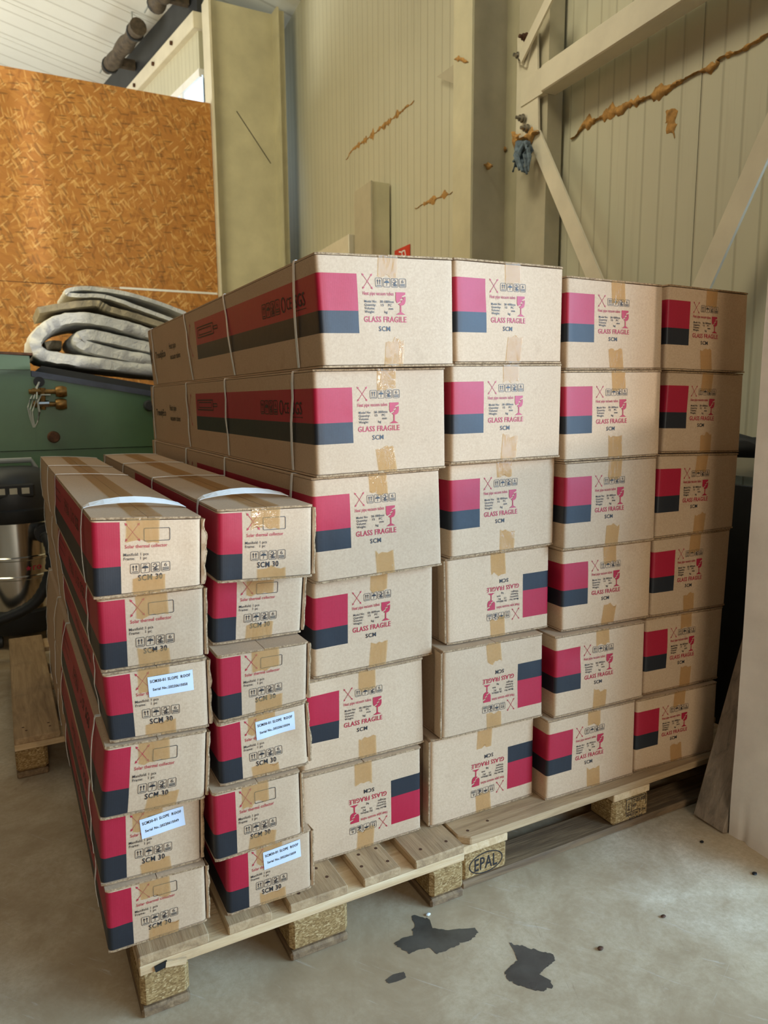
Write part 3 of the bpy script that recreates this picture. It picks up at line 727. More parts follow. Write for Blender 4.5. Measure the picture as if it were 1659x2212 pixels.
for i, (ya, yb, lab) in enumerate(((6.7, 7.2, 'brown wrapped roll hung under the eaves, the nearer one'), (7.75, 9.0, 'brown wrapped roll hung under the eaves, the farther one'))):
    r = thing('wrapped_roll', lab, 'roll', tuple(ev(ya, 5.4, -.26)), 'rolls hung under the eaves')
    b = MB(); path = [ev(ya + (yb - ya) * t / 8, 5.42 + .012 * math.sin(t * 1.7 + i), -.26) for t in range(9)]
    b.tube(path, [.085 + .012 * math.sin(t * 2.1 + i) for t in range(9)], 14); b.build('roll', 'wrap', r, smooth=True)
    for t in (.1, .9):
        b = MB(); Y = ya + (yb - ya) * t; b.lathe([(.098, -.02), (.100, 0), (.098, .02)], ev(Y, 5.42, -.26), 14, axis='Y'); b.build('band', 'darkgrey', r)
    b = MB(); b.tube([ev(yb - .05, 5.50, -.26), ev(yb + .2, 5.52, -.25), ev(yb + .36, 5.5, -.25)], .010, 6); b.build('wire', 'cable', r)
    b = MB(); b.tube([ev(ya + .2, 5.49, -.26), ev(ya + .2, 5.78, -.26)], .008, 6); b.build('hanger', 'cable', r)
    b = MB(); b.bar(ev(yb - .25, 5.42, -.24), ev(yb - .25, 5.42, .0), (0, 0, 1), .10, .08); b.build('bracket', 'wrap', r)

# ------------------------------------------------------------------ green machine
YM = 3.4
mc = thing('green_machine', 'large green painted machine standing against the back', 'machine', (0.2, 3.9, 0))
def zt(x): return 1.452 - .175 * (x - .02)
b = MB(); P = [(.024, YM), (1.25, YM), (1.25, 4.6), (.024, 4.6)]
b.hexa([(x, y, .985) for x, y in P] + [(x, y, zt(x) - .034) for x, y in P]); b.box(-1.7, .0238, YM, 4.6, .985, 1.4555); b.build('body', 'green', mc)
b = MB(); b.box(-1.7, 1.25, YM + .004, 4.6, .875, .981); b.build('lower_skirt', 'green', mc)
b = MB(); P = [(.026, YM - .01), (1.27, YM - .01), (1.27, 4.62), (.026, 4.62)]
b.hexa([(x, y, zt(x) - .034) for x, y in P] + [(x, y, zt(x)) for x, y in P]); b.build('top_plate', 'slate', mc)
b = MB(); P = [(-1.7, YM - .02), (.022, YM - .02), (.022, 4.6), (-1.7, 4.6)]
b.hexa([(x, y, 1.455) for x, y in P] + [(x, y, 1.553 - .13 * (x + .128) if x > -1 else 1.62) for x, y in P]); b.build('raised_housing', 'green', mc)
b = MB(); P = [(-1.7, YM - .025), (.04, YM - .025), (.04, 4.6), (-1.7, 4.6)]
b.hexa([(x, y, 1.542 - .03 * (x + .128)) for x, y in P] + [(x, y, 1.556 - .03 * (x + .128)) for x, y in P]); b.build('housing_lid', 'rust', mc)
for x0 in (-1.6, .3, 1.0):
    b = MB(); b.box(x0, x0 + .12, YM + .15, YM + .3, 0, .875); b.build('leg', 'darkgrey', mc)
b = MB(); b.box(-1.65, 1.2, YM + .32, 4.5, .12, .875); b.build('recess_fill', 'dark', mc)  # black block filling the recess below the skirt
def ym(x, y, d=0.0): return on_y(x, y, YM - d)
# valves, cable and knobs on its face
b = MB(); b.lathe([(.030, -.03), (.030, .0), (.018, .0)], ym(84, 825), 16, axis='Y'); b.build('cable_gland', 'dark', mc)
vg = MB()
for ya, xs in ((846, (62, 142)), (873, (72, 142))):
    vg.tube([ym(xs[0], ya, .05), ym(xs[1], ya, .05)], .014, 10); vg.lathe([(.028, -.03), (.034, -.01), (.034, .01), (.028, .03)], ym(132, ya, .05), 12, axis='X'); vg.lathe([(.02, -.02), (.02, .02)], ym(78, ya, .05), 8, axis='X')
vg.tube([ym(92, 838, .05), ym(93, 885, .05)], .016, 10); vg.tube([ym(92, 858, .0), ym(92, 858, .06)], .014, 8)
b = vg.build('valve_pipes', 'brass', mc, smooth=True)
w = MB(); w.tube([ym(80, 873, .055), ym(106, 872, .055)], .019, 10); w.build('steel_sleeve', 'chrome', mc, smooth=True)
for k in range(3):
    pts = [(84, 825), (78, 838), (66 + k * 6, 862), (60 + k * 4, 880 + 4 * k), (66 + k * 2, 905), (72 + k, 923), (80, 915 - 3 * k), (84, 890), (80, 868), (88, 853), (107, 853)]
    w = MB(); w.tube([ym(x + k, y, .03 + .03 * (i > 1) + .012 * k) for i, (x, y) in enumerate(pts)], .0045, 6); w.build('cable', 'cable', mc, smooth=True)
for x, y in ((116, 944), (322, 876)):
    b = MB(); b.lathe([(.028, -.035), (.032, -.02), (.036, -.004), (.036, .0)], ym(x, y), 16, axis='Y'); b.build('knob', 'darkgrey' if x > 200 else 'rust', mc, smooth=True)

# ------------------------------------------------------------------ folded quilts lying on the machine
def zp(x, y, Y=3.62): return on_y(x * .3014, 560 + y * .3014, Y)
def smooth_path(pts, n=6):
    out = []
    for i in range(len(pts) - 1):
        p0 = pts[max(i - 1, 0)]; p1 = pts[i]; p2 = pts[i + 1]; p3 = pts[min(i + 2, len(pts) - 1)]
        for k in range(n):
            t = k / n; out.append(.5 * ((2 * p1) + (p2 - p0) * t + (2 * p0 - 5 * p1 + 4 * p2 - p3) * t * t + (3 * p1 - p0 - 3 * p2 + p3) * t ** 3))
    out.append(pts[-1]); return out
def quilt(name, label, pts, th, mat, y0, dep, seed):
    P = smooth_path([zp(*p) for p in pts]); n = len(P)
    prof = [(.5, 0.0), (.5, .12), (.42, .3), (.5, .5), (.42, .7), (.5, .88), (.5, 1.0)]
    b = MB(); rings = []
    NY = 14
    for i, p in enumerate(P):
        a = P[max(i - 1, 0)]; c = P[min(i + 1, n - 1)]; d = Vector((c.x - a.x, 0, c.z - a.z)).normalized(); nn = Vector((-d.z, 0, d.x))
        ring = []
        for sgn_ in (1, -1):
            for j in (range(NY + 1) if sgn_ == 1 else range(NY, -1, -1)):
                t = j / NY; edge = .75 if j in (0, NY) else (.95 if j in (1, NY - 1) else 1.0)
                w_ = 1 + (.14 * noise.noise((i * .45, t * 5, seed))) + .10 * noise.noise((i * 1.1, t * 9, seed + 3))
                y = y0 + dep * t + (.02 * noise.noise((i * .6, seed, 0)) if j < 2 else 0)
                ring.append(Vector((p.x, y, p.z)) + nn * (sgn_ * th / 2 * edge * w_))
        rings.append(ring)
    m_ = len(rings[0]); o = 0
    for r_ in rings: b.v += [tuple(q) for q in r_]
    for i in range(n - 1):
        for k in range(m_): b.f.append([i * m_ + k, i * m_ + (k + 1) % m_, (i + 1) * m_ + (k + 1) % m_, (i + 1) * m_ + k]); b.m.append(0)
    b.f.append(list(range(m_))[::-1]); b.f.append([(n - 1) * m_ + k for k in range(m_)]); b.m += [0, 0]
    ob = b.build(name, mat, smooth=True, angle=80); return tag(ob, label, 'blanket', 'folded quilts on the machine')
quilt('folded_quilt', 'thick pale grey quilt rolled over itself, lowest on the machine', [(1300, 612), (1080, 545), (900, 490), (640, 432), (450, 438), (315, 510), (250, 600), (300, 685), (480, 722), (800, 762), (1150, 800), (1330, 812), (1390, 782), (1330, 757), (1150, 738), (900, 697), (680, 648), (575, 610), (560, 572), (650, 548), (900, 600), (1250, 680)], .082, 'quilt', 3.55, .8, 1)
quilt('hollow_filler', 'added filler roll closing the hollow in the lowest fold', [(350, 598), (410, 588), (470, 592)], .06, 'quilt_b', 3.92, .35, 5)  # filler added so the hollow of the fold reads dark
quilt('folded_quilt', 'beige grey quilt folded between the other two', [(275, 368), (450, 338), (620, 318), (700, 318), (740, 338), (800, 364), (980, 414), (1250, 504)], .048, 'quilt_b', 3.6, .7, 2)
quilt('folded_quilt', 'thin grey folded quilt on top of the pile', [(1330, 465), (1050, 360), (760, 262), (560, 254), (486, 240), (505, 212), (640, 202), (900, 238), (1150, 310), (1340, 385)], .032, 'quilt', 3.66, .62, 3)
bx = MB()
for k_ in range(1): bx.hexa([Vector((x, y, zt(x) + .003)) for x, y in ((.05, 3.5), (1.1, 3.5), (1.1, 4.5), (.05, 4.5))] + [Vector((x, y, zt(x) + .045)) for x, y in ((.09, 3.52), (1.1, 3.52), (1.1, 4.5), (.09, 4.5))])
o = bx.build('black_mat', 'dark'); tag(o, 'black rubber mat under the folded quilts', 'mat')

# ------------------------------------------------------------------ workshop vacuum cleaner
vc = Vector((-.13, 2.88, 0)); va = thing('drum_vacuum', 'steel drum workshop vacuum with black lid beside the green machine', 'vacuum', tuple(vc))
b = MB(); b.lathe([(.15, .07), (.20, .075), (.215, .12), (.215, .19), (.20, .20)], vc, 32); b.build('base', 'dark', va, smooth=True)
for a in range(4):
    t = math.radians(45 + 90 * a); b = MB(); b.lathe([(.02, -.018), (.036, -.014), (.036, .014), (.02, .018)], vc + Vector((.17 * math.cos(t), .17 * math.sin(t), .037)), 14, axis='X'); b.build('caster', 'darkgrey', va, smooth=True)
b = MB(); b.lathe([(.192, .195), (.192, .36), (.198, .365), (.198, .378), (.192, .383), (.192, .46), (.198, .465), (.198, .478), (.192, .483), (.192, .66)], vc, 40); b.build('drum', 'chrome', va, smooth=True)
b = MB(); b.lathe([(.20, .655), (.208, .67), (.208, .72), (.20, .73)], vc, 36); b.build('rim', 'dark', va, smooth=True)
b = MB(); b.lathe([(.20, .728), (.21, .76), (.205, .84), (.175, .90), (.12, .93), (.05, .935)], vc, 36); b.build('motor_head', 'darkgrey', va, smooth=True)
b = MB(); b.box(vc.x - .10, vc.x + .10, vc.y - .205, vc.y - .17, .79, .86); hd = b.build('control_panel', 'dark', va, bevel=.008)
for i in range(3):
    b = MB(); b.box(vc.x - .07 + i * .055, vc.x - .035 + i * .055, vc.y - .212, vc.y - .203, .81, .84); b.build('switch', 'steel_grey', hd)
b = MB(); b.tube([vc + Vector((-.12, 0, .92)), vc + Vector((-.10, 0, .965)), vc + Vector((.10, 0, .965)), vc + Vector((.12, 0, .92))], .014, 8); b.build('handle', 'cable', va, smooth=True)
b = MB(); b.lathe([(.05, 0), (.05, -.07), (.045, -.08)], vc + Vector((.13, -.15, .60)), 16, axis='Y'); b.build('inlet', 'dark', va, smooth=True)
b = MB(); hp = [vc + Vector(p) for p in ((.13, -.24, .60), (.15, -.30, .52), (.13, -.33, .40), (.06, -.34, .28), (-.06, -.34, .22), (-.2, -.33, .20), (-.36, -.30, .24), (-.5, -.2, .30))]
hp = smooth_path(hp, 8); b.tube(hp, [.027 + .003 * (i % 2) for i in range(len(hp))], 12); b.build('hose', 'dark', va, smooth=True)
pr = Print()
star = [(.014 * (1 if i % 2 == 0 else .5) * math.sin(math.pi * i / 5), .014 * (1 if i % 2 == 0 else .5) * math.cos(math.pi * i / 5)) for i in range(10)]
for i in range(10): pr.poly([(0, 0), star[i], star[(i + 1) % 10]], 0)
pr.text('ro', .022, .068, -.012, .034, 0, .01)
def drum(x, y):
    a = -math.pi / 2 + .22 + x / .192; return vc + Vector((.1935 * math.cos(a), .1935 * math.sin(a), .42 + y))
pr.build('lettering', ['ink_red'], va, drum)

# ------------------------------------------------------------------ pallets
_bm = {}
def block_mesh(key, sx, sy, sz, mat, ch=0.004, corner=None):
    k = (round(sx, 4), round(sy, 4), round(sz, 4), mat, corner)
    if k in _bm: return _bm[k]
    b = MB(); b.box(-sx / 2, sx / 2, -sy / 2, sy / 2, 0, sz); me = b.mesh(key, mat)
    bm = bmesh.new(); bm.from_mesh(me)
    if corner:
        ed = [e for e in bm.edges if abs(e.verts[0].co.x - e.verts[1].co.x) < 1e-6 and abs(e.verts[0].co.y - e.verts[1].co.y) < 1e-6 and (e.verts[0].co.x * corner[0] > 0 and e.verts[0].co.y * corner[1] > 0)]
        bmesh.ops.bevel(bm, geom=ed, offset=.026, segments=1, affect='EDGES')
    bmesh.ops.bevel(bm, geom=list(bm.edges), offset=ch, segments=1, affect='EDGES', clamp_overlap=True)
    bm.to_mesh(me); bm.free(); _bm[k] = me; return me
def put(name, me, parent, x, y, z):
    o = bpy.data.objects.new(name, me); COL.objects.link(o); o.parent = parent; o.location = (x, y, z)
    ORG[o.name] = ORG[parent.name]; return o
def pallet(label, loc, rz, along):
    """along='y': 1200 mm boards run in y (short end to the front); along='x': long side to the front"""
    r = thing('wooden_pallet', label, 'pallet', loc, 'wooden pallets', rz)
    L, Wd = 1.2, .8
    def T(l, w): return (w, l) if along == 'y' else (l, w)    # l along 1200, w along 800
    ax = 'y' if along == 'y' else 'x'; cx = 'x' if along == 'y' else 'y'
    for i, (w0, ww) in enumerate(((0, .145), (.18625, .10), (.3275, .145), (.51375, .10), (.655, .145))):
        sx, sy = T(L, ww); corner = None
        if along == 'x' and i == 0: corner = (-1, -1)
        px, py = T(L / 2, w0 + ww / 2)
        put('deck_board', block_mesh('deck_board', sx, sy, .022, 'deck_' + ax, .003, corner), r, px, py, .122)
    for l0 in (0, .5275, 1.055):
        sx, sy = T(.145, Wd); px, py = T(l0 + .0725, Wd / 2); put('stringer_board', block_mesh('stringer_board', sx, sy, .022, 'fresh_' + cx, .002), r, px, py, .100)
    for l0 in (0, .5275, 1.055):
        for w0, ww in ((0, .1), (.3275, .145), (.7, .1)):
            sx, sy = T(.145, ww); px, py = T(l0 + .0725, w0 + ww / 2)
            put('block', block_mesh('block', sx, sy, .078, 'chip', .010), r, px, py, .022)
    for w0, ww in ((0, .1), (.3275, .145), (.7, .1)):
        sx, sy = T(L, ww); px, py = T(L / 2, w0 + ww / 2); put('base_board', block_mesh('base_board', sx, sy, .022, 'base_' + ax, .005), r, px, py, 0)
    # nail heads on the deck near the front
    nl = _bm.get('nail')
    if nl is None:
        q = MB(); q.lathe([(.0045, 0), (.0045, .0012)], (0, 0, 0), 8); nl = q.mesh('nail_head', 'rust'); _bm['nail'] = nl
    rr = random.Random(int(loc[0] * 100) + 5)
    for w0, ww in ((0, .145), (.18625, .10), (.3275, .145), (.51375, .10), (.655, .145)):
        for f in (.25, .75):
            for l in (.03 + rr.random() * .03, .09 + rr.random() * .03):
                x, y = T(l, w0 + ww * f + rr.uniform(-.008, .008)); put('nail', nl, r, x, y, .1432)
    return r
p1 = pallet('wooden pallet under the narrow cartons with board ends facing the viewer', (0.0, 0.0, 0), .004, 'y')
p2 = pallet('wooden pallet with oval burned stamp under the wide cartons', (.806, .022, 0), -.002, 'x')
p3 = pallet('wooden pallet jutting out at the far left behind the stacks', (-.205, 1.212, 0), 0, 'y')
p4 = pallet('wooden pallet behind the stamped one, under the far ends of the wide cartons', (.80, .95, 0), 0, 'x')
# splintered notch in the near stringer and the burned stamps
ps = Print(); ps.ellipse(.0745, .038, .054, .030, .0032, 0); ps.text('EPAL', .038, .111, .021, .034, 0, .014)
ps.build('burned_stamp', ['ink_side'], p2, lambda x, y: Vector((.806 + x, .022 - .0006, .022 + y)))
ps = Print(); ps.pline([(.050, .030), (.050, .073), (.130, .073), (.130, .040)], .0020, 0); ps.stroke((.072, .032), (.072, .073), .0018, 0); ps.stroke((.050, .030), (.108, .033), .0018, 0)
ps.text('IT-03-028', .077, .127, .058, .0105, 0, .03); ps.text('HT', .077, .091, .042, .0105, 0, .03)
ps.text('0042024', .050, .098, .0185, .0088, 0, .015); ps.text('E-04', .104, .129, .022, .0085, 0, .015); ps.text('037-4 05', .064, .118, .005, .0088, 0, .015)
v_, f_ = text2d('IPPC', .01)
ps.poly([(.055 + (-y) * .013 + .011, .036 + x * .013) for x, y in v_], 0, f_)
ps.build('ink_stamp', ['ink_side'], p2, lambda x, y: Vector((.806 + .5275 + x, .022 - .0008, .022 + y)))
b = MB(); b.bar((.052, -.0035, .112), (.094, -.004, .104), (0, 0, 1), .013, .004); b.build('splinter', 'fresh_x', p1)
b = MB(); b.bar((.030, -.003, .108), (.056, -.003, .113), (0, 0, 1), .013, .003); b.build('splinter_gap', 'dark', p1)

# leaning plank behind the wall end
pk = MB()
A0 = Vector((1.617, -.132, .003)); A1 = Vector((1.612, -.030, .012)); T0 = Vector((1.99, -.128, 1.15)); T1 = Vector((1.985, -.028, 1.15)); nx = Vector((.026, 0, -.008))
pk.hexa([A0, A0 + nx, A1 + nx, A1, T0, T0 + nx, T1 + nx, T1]); o = pk.build('old_plank', 'plank', bevel=.003); tag(o, 'old grey wooden plank leaning behind the white wall end', 'plank')

# wet marks on the floor
def wetmark(label, px):
    P = [on_z(x, y, 0) for x, y in px]; c = sum(P, Vector()) / len(P); pts = []
    for i in range(len(P)):
        a = P[i]; d = P[(i + 1) % len(P)]
        for k in range(7):
            q = a.lerp(d, k / 7); r_ = (q - c); q = c + r_ * (1 + .09 * noise.noise((i * 2 + k * .3, c.x * 5, 0)) + .09 * noise.noise((i * 7 + k * 1.9, c.x * 5, 3))); pts.append((q.x, q.y))
    bm = bmesh.new(); vs = [bm.verts.new((x, y, .0006)) for x, y in pts]; f = bm.faces.new(vs)
    if f.normal.z < 0: f.normal_flip()
    bmesh.ops.triangulate(bm, faces=[f]); me = bpy.data.meshes.new('wet_mark'); bm.to_mesh(me); bm.free(); me.materials.append(M['wet'])
    o = bpy.data.objects.new('wet_mark', me); COL.objects.link(o); tag(o, label, 'puddle', 'wet marks on the concrete')
Zq = lambda pts: [(560 + x * .3255, 1660 + y * .3255) for x, y in pts]
wetmark('dark water stain on the floor nearest the pallets', Zq([(1005, 975), (1080, 985), (1130, 1000), (1150, 1060), (1250, 1075), (1330, 1065), (1420, 1060), (1445, 1090), (1410, 1140), (1330, 1165), (1240, 1215), (1180, 1235), (1130, 1190), (1060, 1200), (1000, 1230), (930, 1190), (890, 1165), (930, 1130), (1010, 1110), (1030, 1050)]))
wetmark('second water stain on the floor, nearer to the viewer', [(1100, 2036), (1114, 2042), (1135, 2045), (1165, 2055), (1195, 2062), (1200, 2075), (1180, 2090), (1165, 2105), (1190, 2118), (1195, 2130), (1175, 2142), (1150, 2138), (1120, 2130), (1095, 2115), (1090, 2100), (1105, 2085), (1118, 2075), (1110, 2055)])
wetmark('smallest damp spot on the floor', [(832, 2118), (850, 2105), (872, 2100), (878, 2112), (860, 2120), (840, 2125)])

# ------------------------------------------------------------------ cartons
BOXES = {
 'A': [
  (0.023,-0.0303,1.0536,0.1744,1.0401,0.1676,0.8953,-0.0349,0.8964),
  (0.041,-0.0276,0.8952,0.1771,0.8941,0.1723,0.7412,-0.0290,0.7442),
  (0.042,-0.0269,0.7430,0.1768,0.7400,0.1757,0.5871,-0.0218,0.5972),
  (0.034,-0.0322,0.5960,0.1684,0.5859,0.1580,0.4337,-0.0506,0.4427),
  (0.053,-0.0501,0.4415,0.1523,0.4325,0.1465,0.2818,-0.0560,0.2897),
  (0.039,-0.0506,0.2885,0.1523,0.2806,0.1505,0.1445,-0.0522,0.1445)],
 'B': [
  (0.021,0.2070,1.0515,0.4125,1.0464,0.4072,0.8885,0.2016,0.8992),
  (0.088,0.2107,0.8980,0.4156,0.8873,0.4038,0.7442,0.2027,0.7471),
  (0.028,0.1954,0.7459,0.3969,0.7430,0.3915,0.6060,0.1938,0.5970),
  (0.031,0.1895,0.5958,0.3892,0.6048,0.3926,0.4533,0.1908,0.4528),
  (0.017,0.1693,0.4516,0.3660,0.4521,0.3666,0.2955,0.1692,0.2914),
  (0.032,0.1961,0.2902,0.3942,0.2943,0.3927,0.1445,0.1947,0.1445)],
 'C': [
  (0.053,0.4428,1.5733,0.7850,1.5874,0.7899,1.3436,0.4571,1.3348),
  (0.080,0.4445,1.3336,0.7821,1.3424,0.7864,1.1015,0.4479,1.0963),
  (0.095,0.4419,1.0951,0.7775,1.1003,0.7865,0.8561,0.4465,0.8495),
  (0.130,0.4529,0.8483,0.7814,0.8549,0.7814,0.6134,0.4498,0.6094),
  (0.127,0.4299,0.6082,0.7491,0.6122,0.7542,0.3788,0.4132,0.3805),
  (0.114,0.4057,0.3793,0.7355,0.3776,0.7372,0.1445,0.4049,0.1445)],
 'D': [
  (0.091,0.8122,1.5971,1.1480,1.6000,1.1495,1.3571,0.8200,1.3505),
  (0.075,0.7965,1.3493,1.1392,1.3559,1.1397,1.1131,0.7985,1.1100),
  (0.107,0.8128,1.1088,1.1532,1.1119,1.1543,0.8703,0.8188,0.8659),
  (0.119,0.8125,0.8647,1.1509,0.8691,1.1541,0.6313,0.8184,0.6355),
  (0.090,0.7880,0.6343,1.1116,0.6301,1.1179,0.3871,0.7870,0.3931),
  (0.108,0.7633,0.3919,1.1036,0.3859,1.1056,0.1445,0.7626,0.1445)],
 'E': [
  (0.079,1.1535,1.5787,1.4927,1.5750,1.5012,1.3445,1.1594,1.3397),
  (0.067,1.1437,1.3385,1.4891,1.3433,1.4951,1.1035,1.1526,1.1002),
  (0.069,1.1583,1.0990,1.4905,1.1023,1.4961,0.8572,1.1600,0.8586),
  (0.085,1.1709,0.8574,1.5033,0.8560,1.5082,0.6192,1.1768,0.6223),
  (0.064,1.1382,0.6211,1.4693,0.6180,1.4738,0.3828,1.1408,0.3834),
  (0.061,1.1188,0.3822,1.4421,0.3816,1.4469,0.1445,1.1159,0.1445)],
 'F': [
  (0.074,1.5217,1.5807,1.8389,1.5721,1.8448,1.3384,1.5231,1.3445),
  (0.078,1.5424,1.3433,1.8479,1.3372,1.8515,1.0982,1.5347,1.1066),
  (0.069,1.5158,1.1054,1.8352,1.0970,1.8317,0.8633,1.5134,0.8570),
  (0.074,1.5153,0.8558,1.8287,0.8621,1.8237,0.6148,1.5148,0.6171),
  (0.071,1.4959,0.6159,1.8135,0.6136,1.8094,0.3761,1.4985,0.3754),
  (0.054,1.4562,0.3742,1.7862,0.3749,1.7879,0.1445,1.4577,0.1445)]}
YAW = {'A': 0, 'B': 0, 'C': 0, 'D': .2, 'E': -1.6, 'F': -3.3}
FLIP = {('C', 5), ('D', 3), ('D', 4), ('D', 5)}
STICK = {('A', 2): ('20220615050', 1.0, .0, .0), ('A', 4): ('20220615049', 6.0, -.004, .001), ('B', 3): ('20220615034', 2.0, .001, .004), ('B', 5): ('20220615039', 3.0, .003, .003)}
POS = ['topmost', 'second from the top', 'third from the top', 'fourth from the top', 'fifth from the top', 'lowest']
STACK = {'A': 'in the leftmost narrow stack', 'B': 'in the second narrow stack', 'C': 'in the leftmost wide stack', 'D': 'in the second wide stack from the left',
         'E': 'in the third wide stack from the left', 'F': 'in the shaded rightmost stack'}
TF = .0042      # board thickness of the flaps

def carton(st, i):
    d = BOXES[st][i]; yc = d[0]; C4 = [(d[1 + 2 * k], d[2 + 2 * k]) for k in range(4)]       # TL TR BR BL
    C4[0] = (C4[0][0], C4[0][1] - .0006); C4[1] = (C4[1][0], C4[1][1] - .0006); C4[2] = (C4[2][0], C4[2][1] + .0007); C4[3] = (C4[3][0], C4[3][1] + .0007)
    kind = 'mani' if st in 'AB' else 'tube'; Wn, Hn = (.202, .147) if kind == 'mani' else (.338, .238)
    L = 1.78 if kind == 'mani' else 1.92
    flip = (st, i) in FLIP; psi = math.radians(YAW[st]); ea = Vector((math.cos(psi), math.sin(psi), 0)); eb = Vector((-math.sin(psi), math.cos(psi), 0))
    rnd = random.Random(ord(st) * 10 + i); seed = rnd.random() * 50
    if i > 0: L += rnd.uniform(-.02, .02)
    xm = sum(c[0] for c in C4) / 4
    nm = 'collector_carton' if kind == 'mani' else 'tube_carton'
    what = 'narrow red-banded carton' if kind == 'mani' else 'wide red-banded carton'
    if (st, i) in STICK: what = 'narrow carton with white serial label'
    if flip: what = 'upside-down red-banded wide carton'
    zb = min(C4[2][1], C4[3][1])
    root = thing(nm, f'{what}, {POS[i]} {STACK[st]}', 'carton', (xm, yc, zb), 'narrow cartons of the two left stacks' if kind == 'mani' else 'wide cartons of the four right stacks')
    def bil(u, v):
        x = (C4[3][0] * (1 - u) + C4[2][0] * u) * (1 - v) + (C4[0][0] * (1 - u) + C4[1][0] * u) * v
        z = (C4[3][1] * (1 - u) + C4[2][1] * u) * (1 - v) + (C4[0][1] * (1 - u) + C4[1][1] * u) * v
        return Vector((x, yc + (x - xm) * math.tan(psi), z))
    h0 = Hn; vin = (TF + .0012) / Hn                                # body sits between the flaps
    def bv(u, v): return bil(u, vin + v * (1 - 2 * vin))
    r = .011 if kind == 'mani' else .009
    amp = rnd.uniform(-.0015, .004)
    dx_, dz_ = rnd.uniform(.2, .9), rnd.uniform(.1, .9); da = rnd.choice((0, 0, .004, .003))
    def bulge(u, v):
        e = min(1, 6 * min(u, 1 - u)); 
        q = amp * math.sin(math.pi * u) * math.sin(math.pi * v) + .0016 * e * noise.noise((u * 3.2 + seed, v * 2.4, seed)) + .0006 * e * noise.noise((u * 9 + seed, v * 6, seed + 4))
        rr_ = math.hypot((u - dx_) * 3, (v - dz_) * 3); q -= da * math.exp(-rr_ * rr_ * 3) * e
        return q
    def arc(u):
        a = min(u, 1 - u) * Wn
        return 0 if a >= r else r - math.sqrt(max(0, r * r - (r - a) ** 2))
    def Sf(u, v, off=0.0): return bv(u, v) + eb * (arc(u) - bulge(u, v) - off)
    sa = rnd.uniform(.000, .004) if st in 'A' else -rnd.uniform(0, .002)
    def Ss(t, v, off=0.0):                                           # left long side, t metres back from the front
        tt = min(max(t, r), L); w_ = sa * math.sin(math.pi * tt / L) * math.sin(math.pi * v) + (.0012 if st == 'A' else .0004) * noise.noise((tt * 4, v * 2, seed + 7)) * min(1, tt * 8)
        return bv(0, v) + eb * tt - ea * (w_ + off)
    # --- body
    us = [r / Wn * (1 - math.cos(math.radians(q))) for q in (0, 22, 45, 67, 90)]
    nf = 22 if kind == 'tube' else 14
    u_all = us + [us[-1] + (1 - 2 * us[-1]) * k / nf for k in range(1, nf)] + [1 - q for q in us[::-1]]
    ts = [L, L * .75, L * .55, L * .38, L * .22, L * .10, .05, .02]
    NV = 12; cols = []
    for t in ts: cols.append((lambda v, t=t: Ss(t, v), -t))
    for u in u_all: cols.append((lambda v, u=u: Sf(u, v), u * Wn))
    for t in ts[::-1]: cols.append((lambda v, t=t: bv(1, v) + eb * t, Wn + t))
    nc = len(cols); b = MB(); uv = []
    for j in range(NV + 1):
        for fn, uu in cols:
            b.v.append(tuple(fn(j / NV))); vv = (vin + j / NV * (1 - 2 * vin)) * Hn
            uv.append((Wn - uu, Hn - vv) if flip else (uu, vv))
    luv = []
    for j in range(NV):
        for k in range(nc):
            q = [j * nc + k, j * nc + (k + 1) % nc, (j + 1) * nc + (k + 1) % nc, (j + 1) * nc + k]
            b.f.append(q); b.m.append(0); luv += [uv[t] for t in q] if k < nc - 1 else [(-9, -9)] * 4
    for q in (list(range(nc))[::-1], [NV * nc + k for k in range(nc)]): b.f.append(q); b.m.append(0); luv += [(-9, -9)] * nc
    o = b.build('body', kind, root, fix=False); me = o.data
    lay = me.uv_layers.new(name='UVMap'); lay.data.foreach_set('uv', [c for p in luv for c in p])
    me.polygons.foreach_set('use_smooth', [True] * len(me.polygons)); me.set_sharp_from_angle(angle=math.radians(40))
    # --- flaps: two on top, two below, with cut corrugated edges
    for top in (1, 0):
        v0, v1 = (1 - TF / Hn, 1.0) if top else (0.0, TF / Hn)
        for half in (0, 1):
            ua, ub = (0.0, .4965) if half == 0 else (.5035, 1.0)
            b = MB(); n = 12; fw_ = rnd.uniform(-.0005, .0022); lift = rnd.uniform(0, .0016) * (1 if (i == 0 and top) else 0)
            rows = []
            for k in range(n + 1):
                u = ua + (ub - ua) * k / n; jit = fw_ + .0010 * noise.noise((u * 14, seed, top * 5.0)); wz = .0005 * noise.noise((u * 7, seed + 2, top))
                cr = .003 if (k == 0 and half == 0) or (k == n and half == 1) else 0
                rows.append([bil(u, v0) + eb * (-jit + cr) + Zv(wz * .5 + lift), bil(u, v1) + eb * (-jit + cr) + Zv(lift), bil(u, v1) + eb * (L - .001), bil(u, v0) + eb * (L - .001)])
            for q in rows: b.v += [tuple(p) for p in q]
            for k in range(n):
                for s_ in range(4): b.f.append([k * 4 + s_, k * 4 + (s_ + 1) % 4, (k + 1) * 4 + (s_ + 1) % 4, (k + 1) * 4 + s_]); b.m.append(1 if s_ == 0 else 0)
            b.f.append([0, 1, 2, 3]); b.f.append([n * 4 + s_ for s_ in range(4)]); b.m += [0, 0]
            fo = b.build('flap', [kind, 'edge'], root); l2 = fo.data.uv_layers.new(name='UVMap'); l2.data.foreach_set('uv', [-9.0] * (2 * len(fo.data.loops)))
    # --- printing on the front
    def face(x, y, off=.0009):
        u, v = x / Wn, y / Hn
        if flip: u, v = 1 - u, 1 - v
        v = (v - vin) / (1 - 2 * vin); return Sf(u, v, off)
    ART[kind].build('printing', ['ink_red', 'ink_dark'], root, face)
